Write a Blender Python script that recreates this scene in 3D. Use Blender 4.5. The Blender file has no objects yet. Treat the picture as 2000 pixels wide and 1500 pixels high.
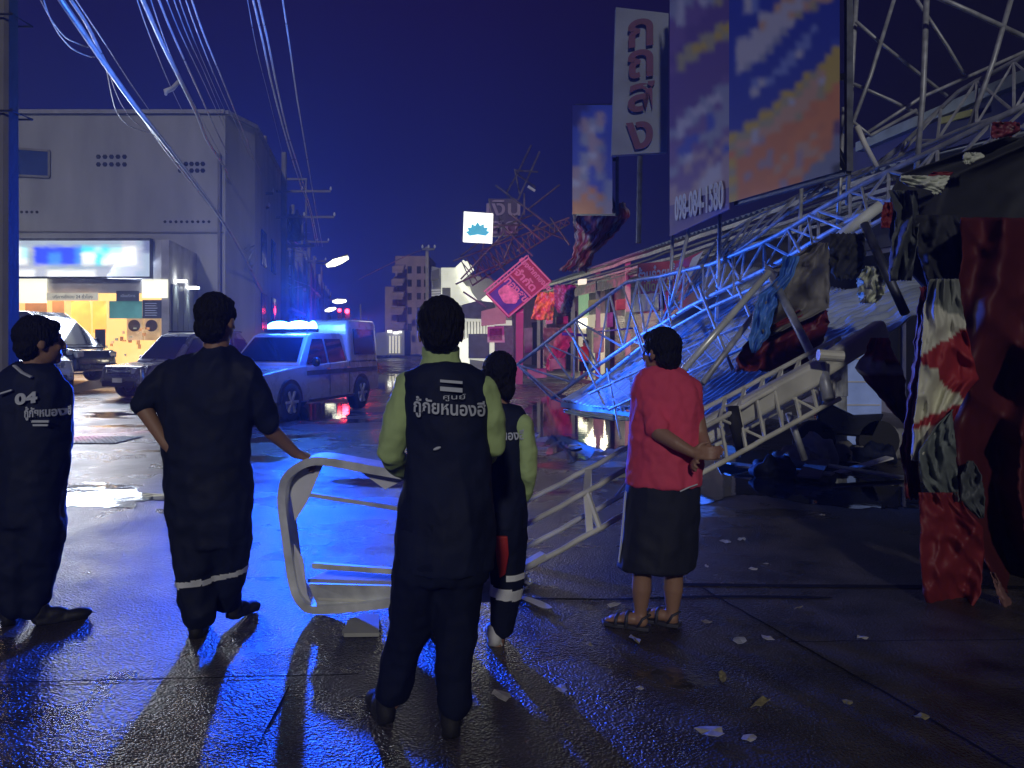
import bpy, bmesh, math, random
from mathutils import Vector, Matrix, noise
R = math.radians
random.seed(7)
sc = bpy.context.scene
COL = sc.collection
F, CX, HY, EYE = 1500.0, 1000.0, 670.0, 1.55        # focal length in photo pixels, centre column, horizon row, eye height

# ------------------------------------------------------------------ camera
cam = bpy.data.cameras.new('camera'); camo = bpy.data.objects.new('camera', cam); COL.objects.link(camo)
camo.location = (0, 0, EYE); camo.rotation_euler = (R(90), 0, 0)
cam.sensor_width = 36; cam.lens = 36 * F / 2000; cam.shift_y = -(750 - HY) / 2000.0
cam.clip_start = 0.05; cam.clip_end = 2000
sc.camera = camo

# ------------------------------------------------------------------ sky
w = bpy.data.worlds.new('World'); sc.world = w; w.use_nodes = True
nt = w.node_tree; N = nt.nodes; L = nt.links
for n in list(N): N.remove(n)
out = N.new('ShaderNodeOutputWorld'); bg = N.new('ShaderNodeBackground'); bg.inputs[1].default_value = 1.0
L.new(bg.outputs[0], out.inputs[0])
tc = N.new('ShaderNodeTexCoord'); sep = N.new('ShaderNodeSeparateXYZ'); L.new(tc.outputs['Generated'], sep.inputs[0])
r1 = N.new('ShaderNodeValToRGB'); L.new(sep.outputs['Z'], r1.inputs[0])
r1.color_ramp.elements[0].position = 0.0; r1.color_ramp.elements[0].color = (0.0050, 0.0115, 0.125, 1)
e = r1.color_ramp.elements.new(0.22); e.color = (0.0038, 0.0055, 0.072, 1)
r1.color_ramp.elements[2].position = 0.45; r1.color_ramp.elements[2].color = (0.0065, 0.0022, 0.036, 1)
mr = N.new('ShaderNodeMapRange'); L.new(sep.outputs['X'], mr.inputs[0])
mr.inputs[1].default_value = -0.05; mr.inputs[2].default_value = 0.48; mr.inputs[3].default_value = 0.0; mr.inputs[4].default_value = 1.0
mx = N.new('ShaderNodeMixRGB'); L.new(mr.outputs[0], mx.inputs[0]); L.new(r1.outputs[0], mx.inputs[1]); mx.inputs[2].default_value = (0.0022, 0.0018, 0.011, 1)
sky = N.new('ShaderNodeTexSky'); sky.sky_type = 'NISHITA'; sky.sun_disc = False
sky.sun_elevation = R(-6); sky.sun_rotation = R(200)
ad = N.new('ShaderNodeMixRGB'); ad.blend_type = 'ADD'; ad.inputs[0].default_value = 0.03
L.new(mx.outputs[0], ad.inputs[1]); L.new(sky.outputs[0], ad.inputs[2]); L.new(ad.outputs[0], bg.inputs[0])
sc.view_settings.view_transform = 'Standard'; sc.view_settings.look = 'None'; sc.view_settings.exposure = 0.0
sc.view_settings.gamma = 1.0
sc.cycles.sample_clamp_indirect = 3.0; sc.cycles.sample_clamp_direct = 20.0
sc.cycles.caustics_reflective = False; sc.cycles.caustics_refractive = False
sc.cycles.max_bounces = 5; sc.cycles.volume_bounces = 0
HAZE = 0.0019

def lamp(name, kind, loc, power, col, aim=None, size=0.2, sizey=None, spot=None, blend=1.0):
    l = bpy.data.lights.new(name, kind); o = bpy.data.objects.new(name, l); COL.objects.link(o)
    o.location = loc; l.energy = power; l.color = col
    if kind == 'AREA':
        l.size = size
        if sizey: l.shape = 'RECTANGLE'; l.size_y = sizey
    elif kind != 'SUN': l.shadow_soft_size = size
    else: l.angle = R(size)
    if spot: l.spot_size = R(spot); l.spot_blend = blend
    if aim is not None:
        d = Vector(aim) - Vector(loc); o.rotation_euler = d.to_track_quat('-Z', 'Y').to_euler()
    return o
# street lighting behind the photographer (cool white) and the emergency lamps on the pickup
BAR = Vector((-4.30, 16.0, 1.86))
lamp('street_light_glow', 'SUN', (0.1, -9, 6.5), 0.70, (1.0, 0.97, 0.90), (0.5, 6, 0), 3)
lamp('blue_beam', 'SPOT', BAR + Vector((0.1, -0.45, 0.10)), 14500, (0.006, 0.07, 1.0), (-0.7, 0, 3.3), 0.12, spot=54, blend=1.0)
lamp('blue_flasher', 'POINT', BAR + Vector((0.1, -0.12, 0.36)), 280, (0.01, 0.10, 1.0), size=0.15)
lamp('blue_side_flasher', 'SPOT', BAR + Vector((0.6, -0.2, 0.12)), 9000, (0.02, 0.14, 1.0), (2.2, 12.0, 0.8), 0.1, spot=42, blend=0.6)
lamp('blue_cable_flasher', 'SPOT', BAR + Vector((0.0, 0.0, 0.5)), 3600, (0.05, 0.2, 1.0), (-7.5, 10, 10), 0.1, spot=100, blend=0.8)
lamp('red_flasher', 'SPOT', BAR + Vector((0.95, 0.2, 0.15)), 3000, (1.0, 0.04, 0.36), (3.8, 32, 2.2), 0.12, spot=48, blend=0.8)
lamp('red_side_flasher', 'SPOT', BAR + Vector((-0.55, -0.3, 0.1)), 2500, (1.0, 0.03, 0.25), (-7.8, 12.8, 0), 0.08, spot=34, blend=0.6)

# ------------------------------------------------------------------ helpers
def P(px, py, Y): return Vector(((px - CX) / F * Y, Y, EYE - (py - HY) / F * Y))
def G(px, py):
    Y = F * EYE / (py - HY); return Vector(((px - CX) / F * Y, Y, 0))
def S(a, Y, z=0): return Vector((a - 0.183 * Y, Y, z))        # point on a line parallel to the street
SD = Vector((-0.183, 1, 0)).normalized(); TD = Vector((SD.y, -SD.x, 0)); UP = Vector((0, 0, 1))

MATS = {}
def mat(name, col, rough=0.6, metal=0.0, var=0.25, vs=3.0, bump=0.0, bs=30.0, emit=None, es=0.0, spec=0.5, coat=0.0, ani=None):
    if name in MATS: return MATS[name]
    m = bpy.data.materials.new(name); m.use_nodes = True; t = m.node_tree; n = t.nodes; l = t.links
    b = n['Principled BSDF']; b.inputs['Roughness'].default_value = rough; b.inputs['Metallic'].default_value = metal
    b.inputs['Specular IOR Level'].default_value = spec; b.inputs['Coat Weight'].default_value = coat
    c = n.new('ShaderNodeTexCoord'); mp = n.new('ShaderNodeMapping'); l.new(c.outputs['Object'], mp.inputs[0])
    if ani: mp.inputs['Scale'].default_value = ani
    if var > 0:
        no = n.new('ShaderNodeTexNoise'); no.inputs['Scale'].default_value = vs; no.inputs['Detail'].default_value = 6
        l.new(mp.outputs[0], no.inputs[0])
        rp = n.new('ShaderNodeMapRange'); l.new(no.outputs[0], rp.inputs[0]); rp.inputs[1].default_value = .3; rp.inputs[2].default_value = .7
        rp.inputs[3].default_value = 1 - var; rp.inputs[4].default_value = 1 + var * .6
        mu = n.new('ShaderNodeVectorMath'); mu.operation = 'SCALE'; mu.inputs[0].default_value = col[:3]; l.new(rp.outputs[0], mu.inputs['Scale'])
        l.new(mu.outputs[0], b.inputs['Base Color'])
        rr = n.new('ShaderNodeMapRange'); l.new(no.outputs[0], rr.inputs[0]); rr.inputs[1].default_value = .3; rr.inputs[2].default_value = .7
        rr.inputs[3].default_value = max(0.02, rough - .12); rr.inputs[4].default_value = min(1, rough + .12); l.new(rr.outputs[0], b.inputs['Roughness'])
    else: b.inputs['Base Color'].default_value = (*col[:3], 1)
    if bump > 0:
        nb = n.new('ShaderNodeTexNoise'); nb.inputs['Scale'].default_value = bs; nb.inputs['Detail'].default_value = 5; l.new(mp.outputs[0], nb.inputs[0])
        bp = n.new('ShaderNodeBump'); bp.inputs['Strength'].default_value = 1.0; bp.inputs['Distance'].default_value = bump
        l.new(nb.outputs[0], bp.inputs['Height']); l.new(bp.outputs[0], b.inputs['Normal'])
    if emit: b.inputs['Emission Color'].default_value = (*emit, 1); b.inputs['Emission Strength'].default_value = es
    MATS[name] = m; return m
def vmat(name, rough=0.5, bump=0.0, bs=10.0, emit=0.0):
    """material that takes the printed artwork of a banner from the mesh colours"""
    if name in MATS: return MATS[name]
    m = mat(name, (.5, .5, .5), rough, 0, 0, bump=bump, bs=bs); t = m.node_tree
    a = t.nodes.new('ShaderNodeVertexColor'); a.layer_name = 'print'
    t.links.new(a.outputs[0], t.nodes['Principled BSDF'].inputs['Base Color'])
    if emit: t.links.new(a.outputs[0], t.nodes['Principled BSDF'].inputs['Emission Color']); t.nodes['Principled BSDF'].inputs['Emission Strength'].default_value = emit
    return m

class MB:
    def __init__(s): s.v = []; s.f = []; s.c = []
    def add(s, vs, fs):
        o = len(s.v); s.v += [Vector(x) for x in vs]; s.f += [tuple(i + o for i in f) for f in fs]; return s
    def box(s, c, size, M=None):
        c = Vector(c); hx, hy, hz = size[0] / 2, size[1] / 2, size[2] / 2
        vs = [Vector((x * hx, y * hy, z * hz)) for z in (-1, 1) for y in (-1, 1) for x in (-1, 1)]
        if M is not None: vs = [M @ x for x in vs]
        return s.add([x + c for x in vs], [(0, 2, 3, 1), (4, 5, 7, 6), (0, 1, 5, 4), (2, 6, 7, 3), (0, 4, 6, 2), (1, 3, 7, 5)])
    def beam(s, p, q, w, h=None, up=UP):
        p, q = Vector(p), Vector(q); h = h or w; d = (q - p); ln = d.length
        if ln < 1e-6: return s
        d.normalize(); x = d.cross(Vector(up))
        if x.length < 1e-3: x = d.cross(Vector((1, 0, 0)))
        x.normalize(); z = x.cross(d)
        vs = [b + x * sx * w / 2 + z * sz * h / 2 for b in (p, q) for sx, sz in ((-1, -1), (1, -1), (1, 1), (-1, 1))]
        return s.add(vs, [(0, 1, 2, 3), (7, 6, 5, 4), (0, 4, 5, 1), (1, 5, 6, 2), (2, 6, 7, 3), (3, 7, 4, 0)])
    def tube(s, pts, rad, n=8, caps=True, sq=1.0):
        pts = [Vector(p) for p in pts]; rs = rad if isinstance(rad, (list, tuple)) else [rad] * len(pts); rings = []
        prev = None
        for i, p in enumerate(pts):
            d = (pts[min(i + 1, len(pts) - 1)] - pts[max(i - 1, 0)]).normalized()
            if prev is None:
                x = d.cross(UP)
                if x.length < 1e-2: x = d.cross(Vector((0, 1, 0)))
                if x.length < 1e-2: x = Vector((1, 0, 0))
            else: x = prev - d * prev.dot(d)
            x.normalize(); prev = x; y = d.cross(x)
            rings.append([p + (x * math.cos(a) * rs[i] + y * math.sin(a) * rs[i] * sq) for a in [2 * math.pi * k / n for k in range(n)]])
        vs = [v for r in rings for v in r]; fs = []
        for i in range(len(rings) - 1):
            for k in range(n): fs.append((i * n + k, i * n + (k + 1) % n, (i + 1) * n + (k + 1) % n, (i + 1) * n + k))
        if caps: fs.append(tuple(range(n))[::-1]); fs.append(tuple((len(rings) - 1) * n + k for k in range(n)))
        return s.add(vs, fs)
    def ell(s, c, r, M=None, n=16, m=10):
        c = Vector(c); r = r if isinstance(r, (list, tuple)) else (r, r, r); vs = []; fs = []
        vs.append(Vector((0, 0, r[2])))
        for i in range(1, m):
            t = math.pi * i / m
            for k in range(n): a = 2 * math.pi * k / n; vs.append(Vector((r[0] * math.sin(t) * math.cos(a), r[1] * math.sin(t) * math.sin(a), r[2] * math.cos(t))))
        vs.append(Vector((0, 0, -r[2]))); last = len(vs) - 1
        for k in range(n): fs.append((0, 1 + k, 1 + (k + 1) % n)); fs.append((last, last - n + (k + 1) % n, last - n + k))
        for i in range(m - 2):
            for k in range(n): a = 1 + i * n; fs.append((a + k, a + n + k, a + n + (k + 1) % n, a + (k + 1) % n))
        if M is not None: vs = [M @ x for x in vs]
        return s.add([x + c for x in vs], fs)
    def limb(s, pr, n=14):
        for (p, r), (q, t) in zip(pr[:-1], pr[1:]): s.tube([p, q], [r, t], n)
        for p, r in pr: s.ell(p, r, n=n, m=8)
        return s
    def loft(s, rings, n=20):
        """horizontal ellipses: (centre, rx, ry)"""
        vs = []; fs = []
        for c, rx, ry in rings:
            c = Vector(c)
            for k in range(n): a = 2 * math.pi * k / n; vs.append(c + Vector((rx * math.cos(a), ry * math.sin(a), 0)))
        for i in range(len(rings) - 1):
            for k in range(n): fs.append((i * n + k, (i + 1) * n + k, (i + 1) * n + (k + 1) % n, i * n + (k + 1) % n))
        fs.append(tuple(range(n))); fs.append(tuple((len(rings) - 1) * n + k for k in range(n))[::-1])
        return s.add(vs, fs)
    def prism(s, pts, off):
        """polygon (3D points) pushed along off"""
        pts = [Vector(p) for p in pts]; off = Vector(off); n = len(pts)
        return s.add(pts + [p + off for p in pts], [tuple(range(n))[::-1], tuple(range(n, 2 * n))] + [(k, (k + 1) % n, n + (k + 1) % n, n + k) for k in range(n)])
    def obj(s, name, m, parent=None, world=True, smooth=False, fix=True):
        me = bpy.data.meshes.new(name)
        off = parent.location if (parent is not None and world and parent.type == 'EMPTY') else Vector((0, 0, 0))
        if parent is not None and world and parent.type != 'EMPTY': off = parent.get('_off', None); off = Vector(off) if off else Vector((0, 0, 0))
        me.from_pydata([tuple(x - off) for x in s.v], [], s.f)
        if fix:
            b = bmesh.new(); b.from_mesh(me); bmesh.ops.recalc_face_normals(b, faces=b.faces); b.to_mesh(me); b.free()
        if s.c:
            at = me.color_attributes.new('print', 'FLOAT_COLOR', 'POINT')
            for i, c in enumerate(s.c): at.data[i].color = (*c, 1)
        if smooth: me.shade_smooth()
        me.materials.append(m); o = bpy.data.objects.new(name, me); COL.objects.link(o)
        if parent is not None: o.parent = parent; OFF[o.name] = off
        return o
OFF = {}
def sub(mb, name, m, parent, smooth=False):
    """sub-part: parent is a mesh part whose own vertices were shifted by its root"""
    off = OFF.get(parent.name, Vector((0, 0, 0)))
    for i, x in enumerate(mb.v): mb.v[i] = x - off
    o = mb.obj(name, m, None, smooth=smooth); o.parent = parent; OFF[o.name] = off; return o
def thing(name, label, cat, loc=(0, 0, 0), rz=0, group=None):
    o = bpy.data.objects.new(name, None); COL.objects.link(o); o.location = loc; o.rotation_euler = (0, 0, rz)
    o['label'] = label; o['category'] = cat
    if group: o['group'] = group
    o.empty_display_size = .1; return o
def tag(o, label, cat, group=None):
    o['label'] = label; o['category'] = cat
    if group: o['group'] = group
    return o
def rebase(o, loc):
    """put a single-mesh thing's origin at its base"""
    loc = Vector(loc); o.data.transform(Matrix.Translation(-loc)); o.location = loc; return o
def struct(o): o['kind'] = 'structure'; return o
def bev(o, wd=.02, seg=2):
    m = o.modifiers.new('bevel', 'BEVEL'); m.width = wd; m.segments = seg; m.limit_method = 'ANGLE'; m.angle_limit = R(35); return o
def solid(o, t=.004): m = o.modifiers.new('solid', 'SOLIDIFY'); m.thickness = t; m.offset = 0; return o
def remesh(o, vox=.012, it=4, disp=0.0, ds=8.0, seed=0):
    md = o.modifiers.new('r', 'REMESH'); md.mode = 'VOXEL'; md.voxel_size = vox; md.use_smooth_shade = True
    if it: sm = o.modifiers.new('s', 'SMOOTH'); sm.factor = .5; sm.iterations = it
    dg = bpy.context.evaluated_depsgraph_get(); dg.update(); me = bpy.data.meshes.new_from_object(o.evaluated_get(dg))
    o.modifiers.clear(); mt = o.data.materials[0]; o.data = me
    if not me.materials: me.materials.append(mt)
    if disp:
        me.update(); ns = [v.normal.copy() for v in me.vertices]
        for v, nn in zip(me.vertices, ns):
            q = v.co * ds + Vector((seed, seed * 2, 0)); a = noise.noise(Vector((q.x, q.y, q.z * .45)))
            a = 1 - abs(a) * 3.2; b_ = noise.noise(q * 2.3); v.co += nn * disp * (a * .6 + b_ * .5)
    me.shade_smooth(); return o
def dup(root, loc, rz, label, group=None):
    r = root.copy(); COL.objects.link(r); r.location = loc; r.rotation_euler = (0, 0, rz); r['label'] = label
    if group: r['group'] = group
    for ch in list(root.children):
        c = ch.copy(); COL.objects.link(c); c.parent = r
        for g in ch.children: d = g.copy(); COL.objects.link(d); d.parent = c
    return r
def text(s, size, m, origin, right, up, parent=None, name='lettering', ext=.004, align='CENTER', sx=1.0, bold=0.0, lift=.006):
    cu = bpy.data.curves.new('t', 'FONT'); cu.body = s; cu.size = size; cu.extrude = ext; cu.align_x = align; cu.align_y = 'CENTER'; cu.offset = bold
    to = bpy.data.objects.new('t', cu); COL.objects.link(to); dg = bpy.context.evaluated_depsgraph_get(); dg.update()
    me = bpy.data.meshes.new_from_object(to.evaluated_get(dg)); bpy.data.objects.remove(to); bpy.data.curves.remove(cu)
    r, u = Vector(right).normalized(), Vector(up).normalized(); n = r.cross(u).normalized(); o_ = Vector(origin) + n * lift
    off = Vector((0, 0, 0))
    if parent is not None: off = parent.location.copy() if parent.type == 'EMPTY' else OFF.get(parent.name, off)
    for v in me.vertices: v.co = o_ + r * v.co.x * sx + u * v.co.y + n * v.co.z - off
    me.materials.clear(); me.materials.append(m); o = bpy.data.objects.new(name, me); COL.objects.link(o)
    if parent is not None: o.parent = parent; OFF[o.name] = off
    return o
def fbm(x, y, z=0, k=4):
    a = 0; f = 1; s_ = 1
    for i in range(k): a += noise.noise(Vector((x * f, y * f, z + i * 7.3))) * s_; f *= 2.1; s_ *= .5
    return a

# ------------------------------------------------------------------ materials
M = {}
M['conc'] = mat('concrete', (.22, .21, .2), .8, bump=.004, bs=25, vs=1.5)
M['plaster'] = mat('plaster', (.36, .36, .36), .85, bump=.004, bs=12, vs=.9, var=.22, ani=(1, 1, .28))
M['steel'] = mat('galvanised_steel', (.46, .48, .50), .45, .25, bump=.001, bs=60, vs=9, var=.35)
M['cream'] = mat('cream_painted_steel', (.76, .75, .62), .5, .1, vs=4, var=.3, bump=.001)
M['darksteel'] = mat('dark_steel', (.10, .11, .14), .45, .5, vs=7, var=.4)
M['navy'] = mat('navy_cloth', (.010, .015, .046), .75, bump=.006, bs=14, var=.3, vs=5, spec=.35)
M['navy2'] = mat('dark_trousers', (.009, .013, .038), .85, bump=.006, bs=12, var=.3, spec=.25)
M['lime'] = mat('lime_cloth', (.50, .66, .28), .8, bump=.008, bs=11, var=.2)
M['red'] = mat('red_jersey', (.80, .085, .16), .85, bump=.008, bs=9, var=.15, vs=3)
M['skin'] = mat('skin', (.36, .20, .13), .5, bump=.001, bs=60, var=.12)
M['hair'] = mat('black_hair', (.010, .009, .011), .75, bump=.02, bs=90, spec=.3, ani=(1, 1, .25), var=.4, vs=20)
M['refl'] = mat('reflective_tape', (.95, .96, .96), .35, .1, var=.1)
M['letter'] = mat('pale_lettering', (.62, .66, .74), .5, var=.05)
M['rubber'] = mat('rubber', (.018, .018, .02), .7, bump=.003, bs=40)
M['black'] = mat('black_plastic', (.015, .015, .018), .4)
M['glass'] = mat('car_glass', (.006, .008, .014), .06, 0, var=0, spec=.7)
M['silver'] = mat('silver_paint', (.20, .205, .22), .28, .6, var=.08, coat=.6)
M['white_paint'] = mat('white_paint', (.36, .38, .42), .3, 0, var=.08, coat=.6)
M['dark_paint'] = mat('dark_paint', (.045, .05, .065), .18, .4, var=.08, coat=1)
M['chrome'] = mat('chrome', (.7, .72, .75), .15, 1, var=.1)
M['white'] = mat('white_board', (.72, .72, .72), .6, var=.12)
M['orange'] = mat('orange_cloth', (.75, .14, .04), .8)

# ------------------------------------------------------------------ ground
def ground():
    mb = MB(); mb.add([(-125, -45, 0), (125, -45, 0), (125, 215, 0), (-125, 215, 0)], [(0, 1, 2, 3)])
    m = bpy.data.materials.new('wet_asphalt'); m.use_nodes = True; t = m.node_tree; n = t.nodes; l = t.links; b = n['Principled BSDF']
    c = n.new('ShaderNodeTexCoord')
    def nz(scale, det=5, stretch=None):
        x = n.new('ShaderNodeTexNoise'); x.inputs['Scale'].default_value = scale; x.inputs['Detail'].default_value = det
        if stretch:
            mp = n.new('ShaderNodeMapping'); mp.inputs['Scale'].default_value = stretch; l.new(c.outputs['Object'], mp.inputs[0]); l.new(mp.outputs[0], x.inputs[0])
        else: l.new(c.outputs['Object'], x.inputs[0])
        return x
    def mr_(src, a, b_, c_, d):
        x = n.new('ShaderNodeMapRange'); l.new(src, x.inputs[0]); x.inputs[1].default_value = a; x.inputs[2].default_value = b_; x.inputs[3].default_value = c_; x.inputs[4].default_value = d; return x
    big = nz(.55, 7); med = nz(3.2, 6); grain = nz(110, 4)
    vor = n.new('ShaderNodeTexVoronoi'); vor.inputs['Scale'].default_value = 70; l.new(c.outputs['Object'], vor.inputs[0])
    cr = n.new('ShaderNodeValToRGB'); l.new(med.outputs[0], cr.inputs[0]); cr.color_ramp.elements[0].position = .3; cr.color_ramp.elements[1].position = .72
    cr.color_ramp.elements[0].color = (.024, .022, .024, 1); cr.color_ramp.elements[1].color = (.105, .093, .090, 1); l.new(cr.outputs[0], b.inputs['Base Color'])
    # wetness: sheen varies from film of water to damp
    wet = mr_(big.outputs[0], .38, .64, .17, .44)
    w2 = mr_(med.outputs[0], .3, .7, -.06, .08); a = n.new('ShaderNodeMath'); a.operation = 'ADD'; l.new(wet.outputs[0], a.inputs[0]); l.new(w2.outputs[0], a.inputs[1])
    fm = nz(.42, 8, (1.0, 1.9, 1)); film = mr_(fm.outputs[0], .585, .615, 0, 1)
    mxr = n.new('ShaderNodeMixRGB'); l.new(film.outputs[0], mxr.inputs[0]); l.new(a.outputs[0], mxr.inputs[1]); mxr.inputs[2].default_value = (.05, .05, .05, 1)
    inv = mr_(film.outputs[0], 0, 1, .9, .04)
    l.new(mxr.outputs[0], b.inputs['Roughness']); b.inputs['Specular IOR Level'].default_value = .5
    vd = mr_(vor.outputs['Distance'], 0, .7, 1, 0); gs = n.new('ShaderNodeMath'); gs.operation = 'MULTIPLY_ADD'; l.new(grain.outputs[0], gs.inputs[0]); gs.inputs[1].default_value = .6; l.new(vd.outputs[0], gs.inputs[2])
    bp = n.new('ShaderNodeBump'); l.new(gs.outputs[0], bp.inputs['Height']); bp.inputs['Distance'].default_value = .006; l.new(inv.outputs[0], bp.inputs['Strength'])
    b2 = n.new('ShaderNodeBump'); mm = nz(9, 4); l.new(mm.outputs[0], b2.inputs['Height']); b2.inputs['Distance'].default_value = .010; b2.inputs['Strength'].default_value = .6
    l.new(b2.outputs[0], bp.inputs['Normal']); l.new(bp.outputs[0], b.inputs['Normal'])
    struct(mb.obj('road', m))
ground()
M['water'] = mat('puddle_water', (.012, .012, .016), .035, var=0, bump=.0012, bs=5, spec=.6)
M['water'].node_tree.nodes['Principled BSDF'].inputs['Roughness'].default_value = .03
M['patch'] = mat('dry_concrete_patch', (.11, .105, .10), .6, bump=.002, bs=30, vs=4)
def blob(name, pts, m, z=.004, rag=.12, seed=0, kind=True, K=14):
    """irregular thin sheet on the ground through photo points"""
    g = [G(*p) for p in pts]; c = sum(g, Vector()) / len(g); res = []; n = len(g)
    for i in range(n):
        a, b_, c2, d = g[i - 1], g[i], g[(i + 1) % n], g[(i + 2) % n]
        for k in range(K):
            t = k / K; q = 0.5 * ((2 * b_) + (c2 - a) * t + (2 * a - 5 * b_ + 4 * c2 - d) * t * t + (3 * b_ - a - 3 * c2 + d) * t ** 3)
            q = q + (q - c) * (fbm(q.x * 5 + seed, q.y * 3, 1) * rag + abs(fbm(q.x * 17, q.y * 13 + seed, 4)) * rag * .9); q.z = z; res.append(q)
    mb = MB(); mb.add(res, [tuple(range(len(res)))]); o = mb.obj(name, m)
    if o.data.polygons[0].normal.z < 0: o.data.flip_normals()
    return struct(o) if kind else o
blob('puddle', [(60, 958), (120, 950), (200, 948), (262, 950), (275, 962), (320, 966), (330, 974), (268, 980), (255, 990), (150, 988), (70, 984)], M['water'], seed=1)
blob('puddle', [(1370, 900), (1500, 880), (1660, 905), (1800, 950), (1760, 990), (1600, 985), (1450, 965), (1370, 985), (1300, 950)], M['water'], seed=3)
blob('puddle', [(560, 795), (620, 788), (680, 792), (670, 815), (600, 822), (560, 812)], M['water'], seed=4)
blob('puddle', [(1040, 790), (1120, 775), (1230, 800), (1260, 850), (1150, 880), (1060, 850)], M['water'], seed=5, rag=.3)
blob('puddle', [(730, 740), (800, 735), (900, 760), (880, 790), (780, 780)], M['water'], seed=8, rag=.3)
M['crack'] = mat('crack_dirt_and_bands', (.016, .015, .018), .9, spec=0.1, bump=.003, bs=60)
blob('road_crack_and_band', [(560, 1350), (548, 1375), (530, 1410), (512, 1440), (498, 1470), (510, 1444), (536, 1404), (552, 1372)], M['crack'], seed=12, rag=.35)
mb = MB()
for a_, b_, w_ in (((0, 1335), (700, 1318), .012), ((1355, 1140), (2050, 1540), .014), ((1540, 1255), (2050, 1250), .008)):
    p, q = G(*a_), G(*b_); d = (q - p).normalized(); n_ = Vector((-d.y, d.x, 0)); v = []
    K = 40
    for k in range(K + 1):
        c = p.lerp(q, k / K) + n_ * fbm(k * .3, w_ * 100) * .01; c.z = .005; v += [c + n_ * w_ / 2, c - n_ * w_ / 2]
    mb.add(v, [(2 * k, 2 * k + 1, 2 * k + 3, 2 * k + 2) for k in range(K)])
struct(mb.obj('road_joint', M['crack'], fix=False))
# left forecourt: kerb, raised apron in front of the shop, lane markings
mb = MB()
A = [S(-9.3, 21), S(-9.3, 34), Vector((-40, 34, 0)), Vector((-40, 21, 0))]
mb.add([A[0], A[1], A[2], A[3], A[1] + UP * .75 + Vector((0, -1.5, 0)), A[2] + UP * .75 + Vector((0, -1.5, 0))], [(0, 4, 5, 3), (0, 1, 4), (1, 2, 5, 4), (2, 3, 5)])
struct(mb.obj('forecourt', mat('forecourt_concrete', (.20, .19, .18), .45, vs=1.2, bump=.004, bs=20)))
mb = MB()
for k in range(16):
    y0 = 9 + k * 5; mb.beam(S(8.3, y0, .065), S(8.3, y0 + 4.96, .065), .16, .13)
struct(mb.obj('kerb', M['conc']))
mb = MB(); mb.add([S(8.38, 5, .12), S(11, 5, .12), S(11, 95, .12), S(8.38, 95, .12)], [(0, 1, 2, 3)])
struct(mb.obj('pavement', mat('paving', (.13, .12, .12), .4, vs=2, bump=.006, bs=6)))
g0 = thing('drain_grate', 'steel drain grate set in the road behind the man on the far left', 'drain grate', G(188, 860))
mb = MB(); c = G(188, 860); 
for k in range(15): x = c.x - .5 + k * 1.0 / 14; mb.beam((x, c.y - .42, .012), (x, c.y + .42, .012), .02, .014)
for k in range(9): y = c.y - .42 + k * .84 / 8; mb.beam((c.x - .52, y, .013), (c.x + .52, y, .013), .02, .010)
mb.obj('grating', M['steel'], g0)
mb = MB(); mb.box((c.x, c.y, .005), (1.1, .9, .004)); mb.obj('pit', M['crack'], g0)
# ================================================================== LEFT SIDE: shop building
M['glowing_wall'] = mat('glowing_interior_wall', (.72, .56, .30), .7, emit=(1.0, .60, .20), es=1.15, vs=2)  # wall emission imitates the warm shop lighting
M['lit_white'] = mat('lit_fluorescent_wall', (.8, .8, .7), .7, emit=(1, .98, .72), es=1.1, vs=1.5)
M['bluepane'] = mat('blue_window_pane', (.02, .05, .22), .12, vs=1)
M['dark'] = mat('painted_recess_shade', (.012, .012, .02), .9)  # near-black colour stands for the shade inside vents, windows and doorways
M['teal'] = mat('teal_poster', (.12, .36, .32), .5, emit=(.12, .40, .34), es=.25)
M['slate'] = mat('slate_poster', (.05, .06, .09), .5)
M['orangep'] = mat('orange_poster', (.8, .35, .08), .5, emit=(1, .5, .10), es=.9)  # poster glow stands for shop light falling on the print
def wallq(mb, pts): mb.add(pts, [tuple(range(len(pts)))])
bl = thing('shop_building', 'pale plastered three storey block with shop at street level behind parked vehicles', 'building', (-18, 31, 0))
mb = MB(); YB = 32; zt = EYE + (HY - 222) / F * YB; xr = (440 - CX) / F * YB; xl = -46
c1 = Vector((xr, YB, 0)); c2 = S(xr + .183 * YB + .9, YB + 2.2); c3 = S(c2.x + .183 * c2.y, 44); xl_ = Vector((xl, YB, 0)); xb = Vector((xl, 44, 0))
base = [xl_, c1, c2, c3, xb]; mb.prism(base, (0, 0, zt)); mb.obj('wall', M['plaster'], bl)
mb = MB(); bb = [p + UP * zt for p in base]
for p, q in zip(bb[:3], bb[1:4]): mb.beam(p + UP * .06, q + UP * .06, .28, .16)
mb.obj('parapet_coping', mat('coping', (.34, .34, .38), .8), bl)
mb = MB(); wp = [P(x, y, YB - .03) for x, y in ((33, 343), (97, 346), (97, 295), (33, 290))]; mb.prism(wp, (0, -.02, 0)); wn = mb.obj('window', M['bluepane'], bl)
mb = MB()
for p, q in zip(wp, wp[1:] + wp[:1]): mb.beam(p + Vector((0, -.03, 0)), q + Vector((0, -.03, 0)), .09, .07, up=(0, 1, 0))
sub(mb, 'frame', M['conc'], wn)
for (x0, x1, y0, y1, nx) in ((192, 243, 304, 319, 5), (352, 396, 318, 331, 5), (12, 72, 412, 418, 7), (322, 408, 431, 438, 9)):
    mb = MB()
    for r_ in range(2 if y1 - y0 > 8 else 1):
        for k in range(nx):
            a = P(x0 + (x1 - x0) * k / (nx - 1), y0 + (y1 - y0) * r_ + 2, YB - .02); s_ = .10 if nx == 5 else .06
            mb.tube([a + Vector((0, -.012, 0)), a + Vector((0, .03, 0))], s_, 6)
    mb.obj('air_vent', M['dark'], bl)
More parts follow.
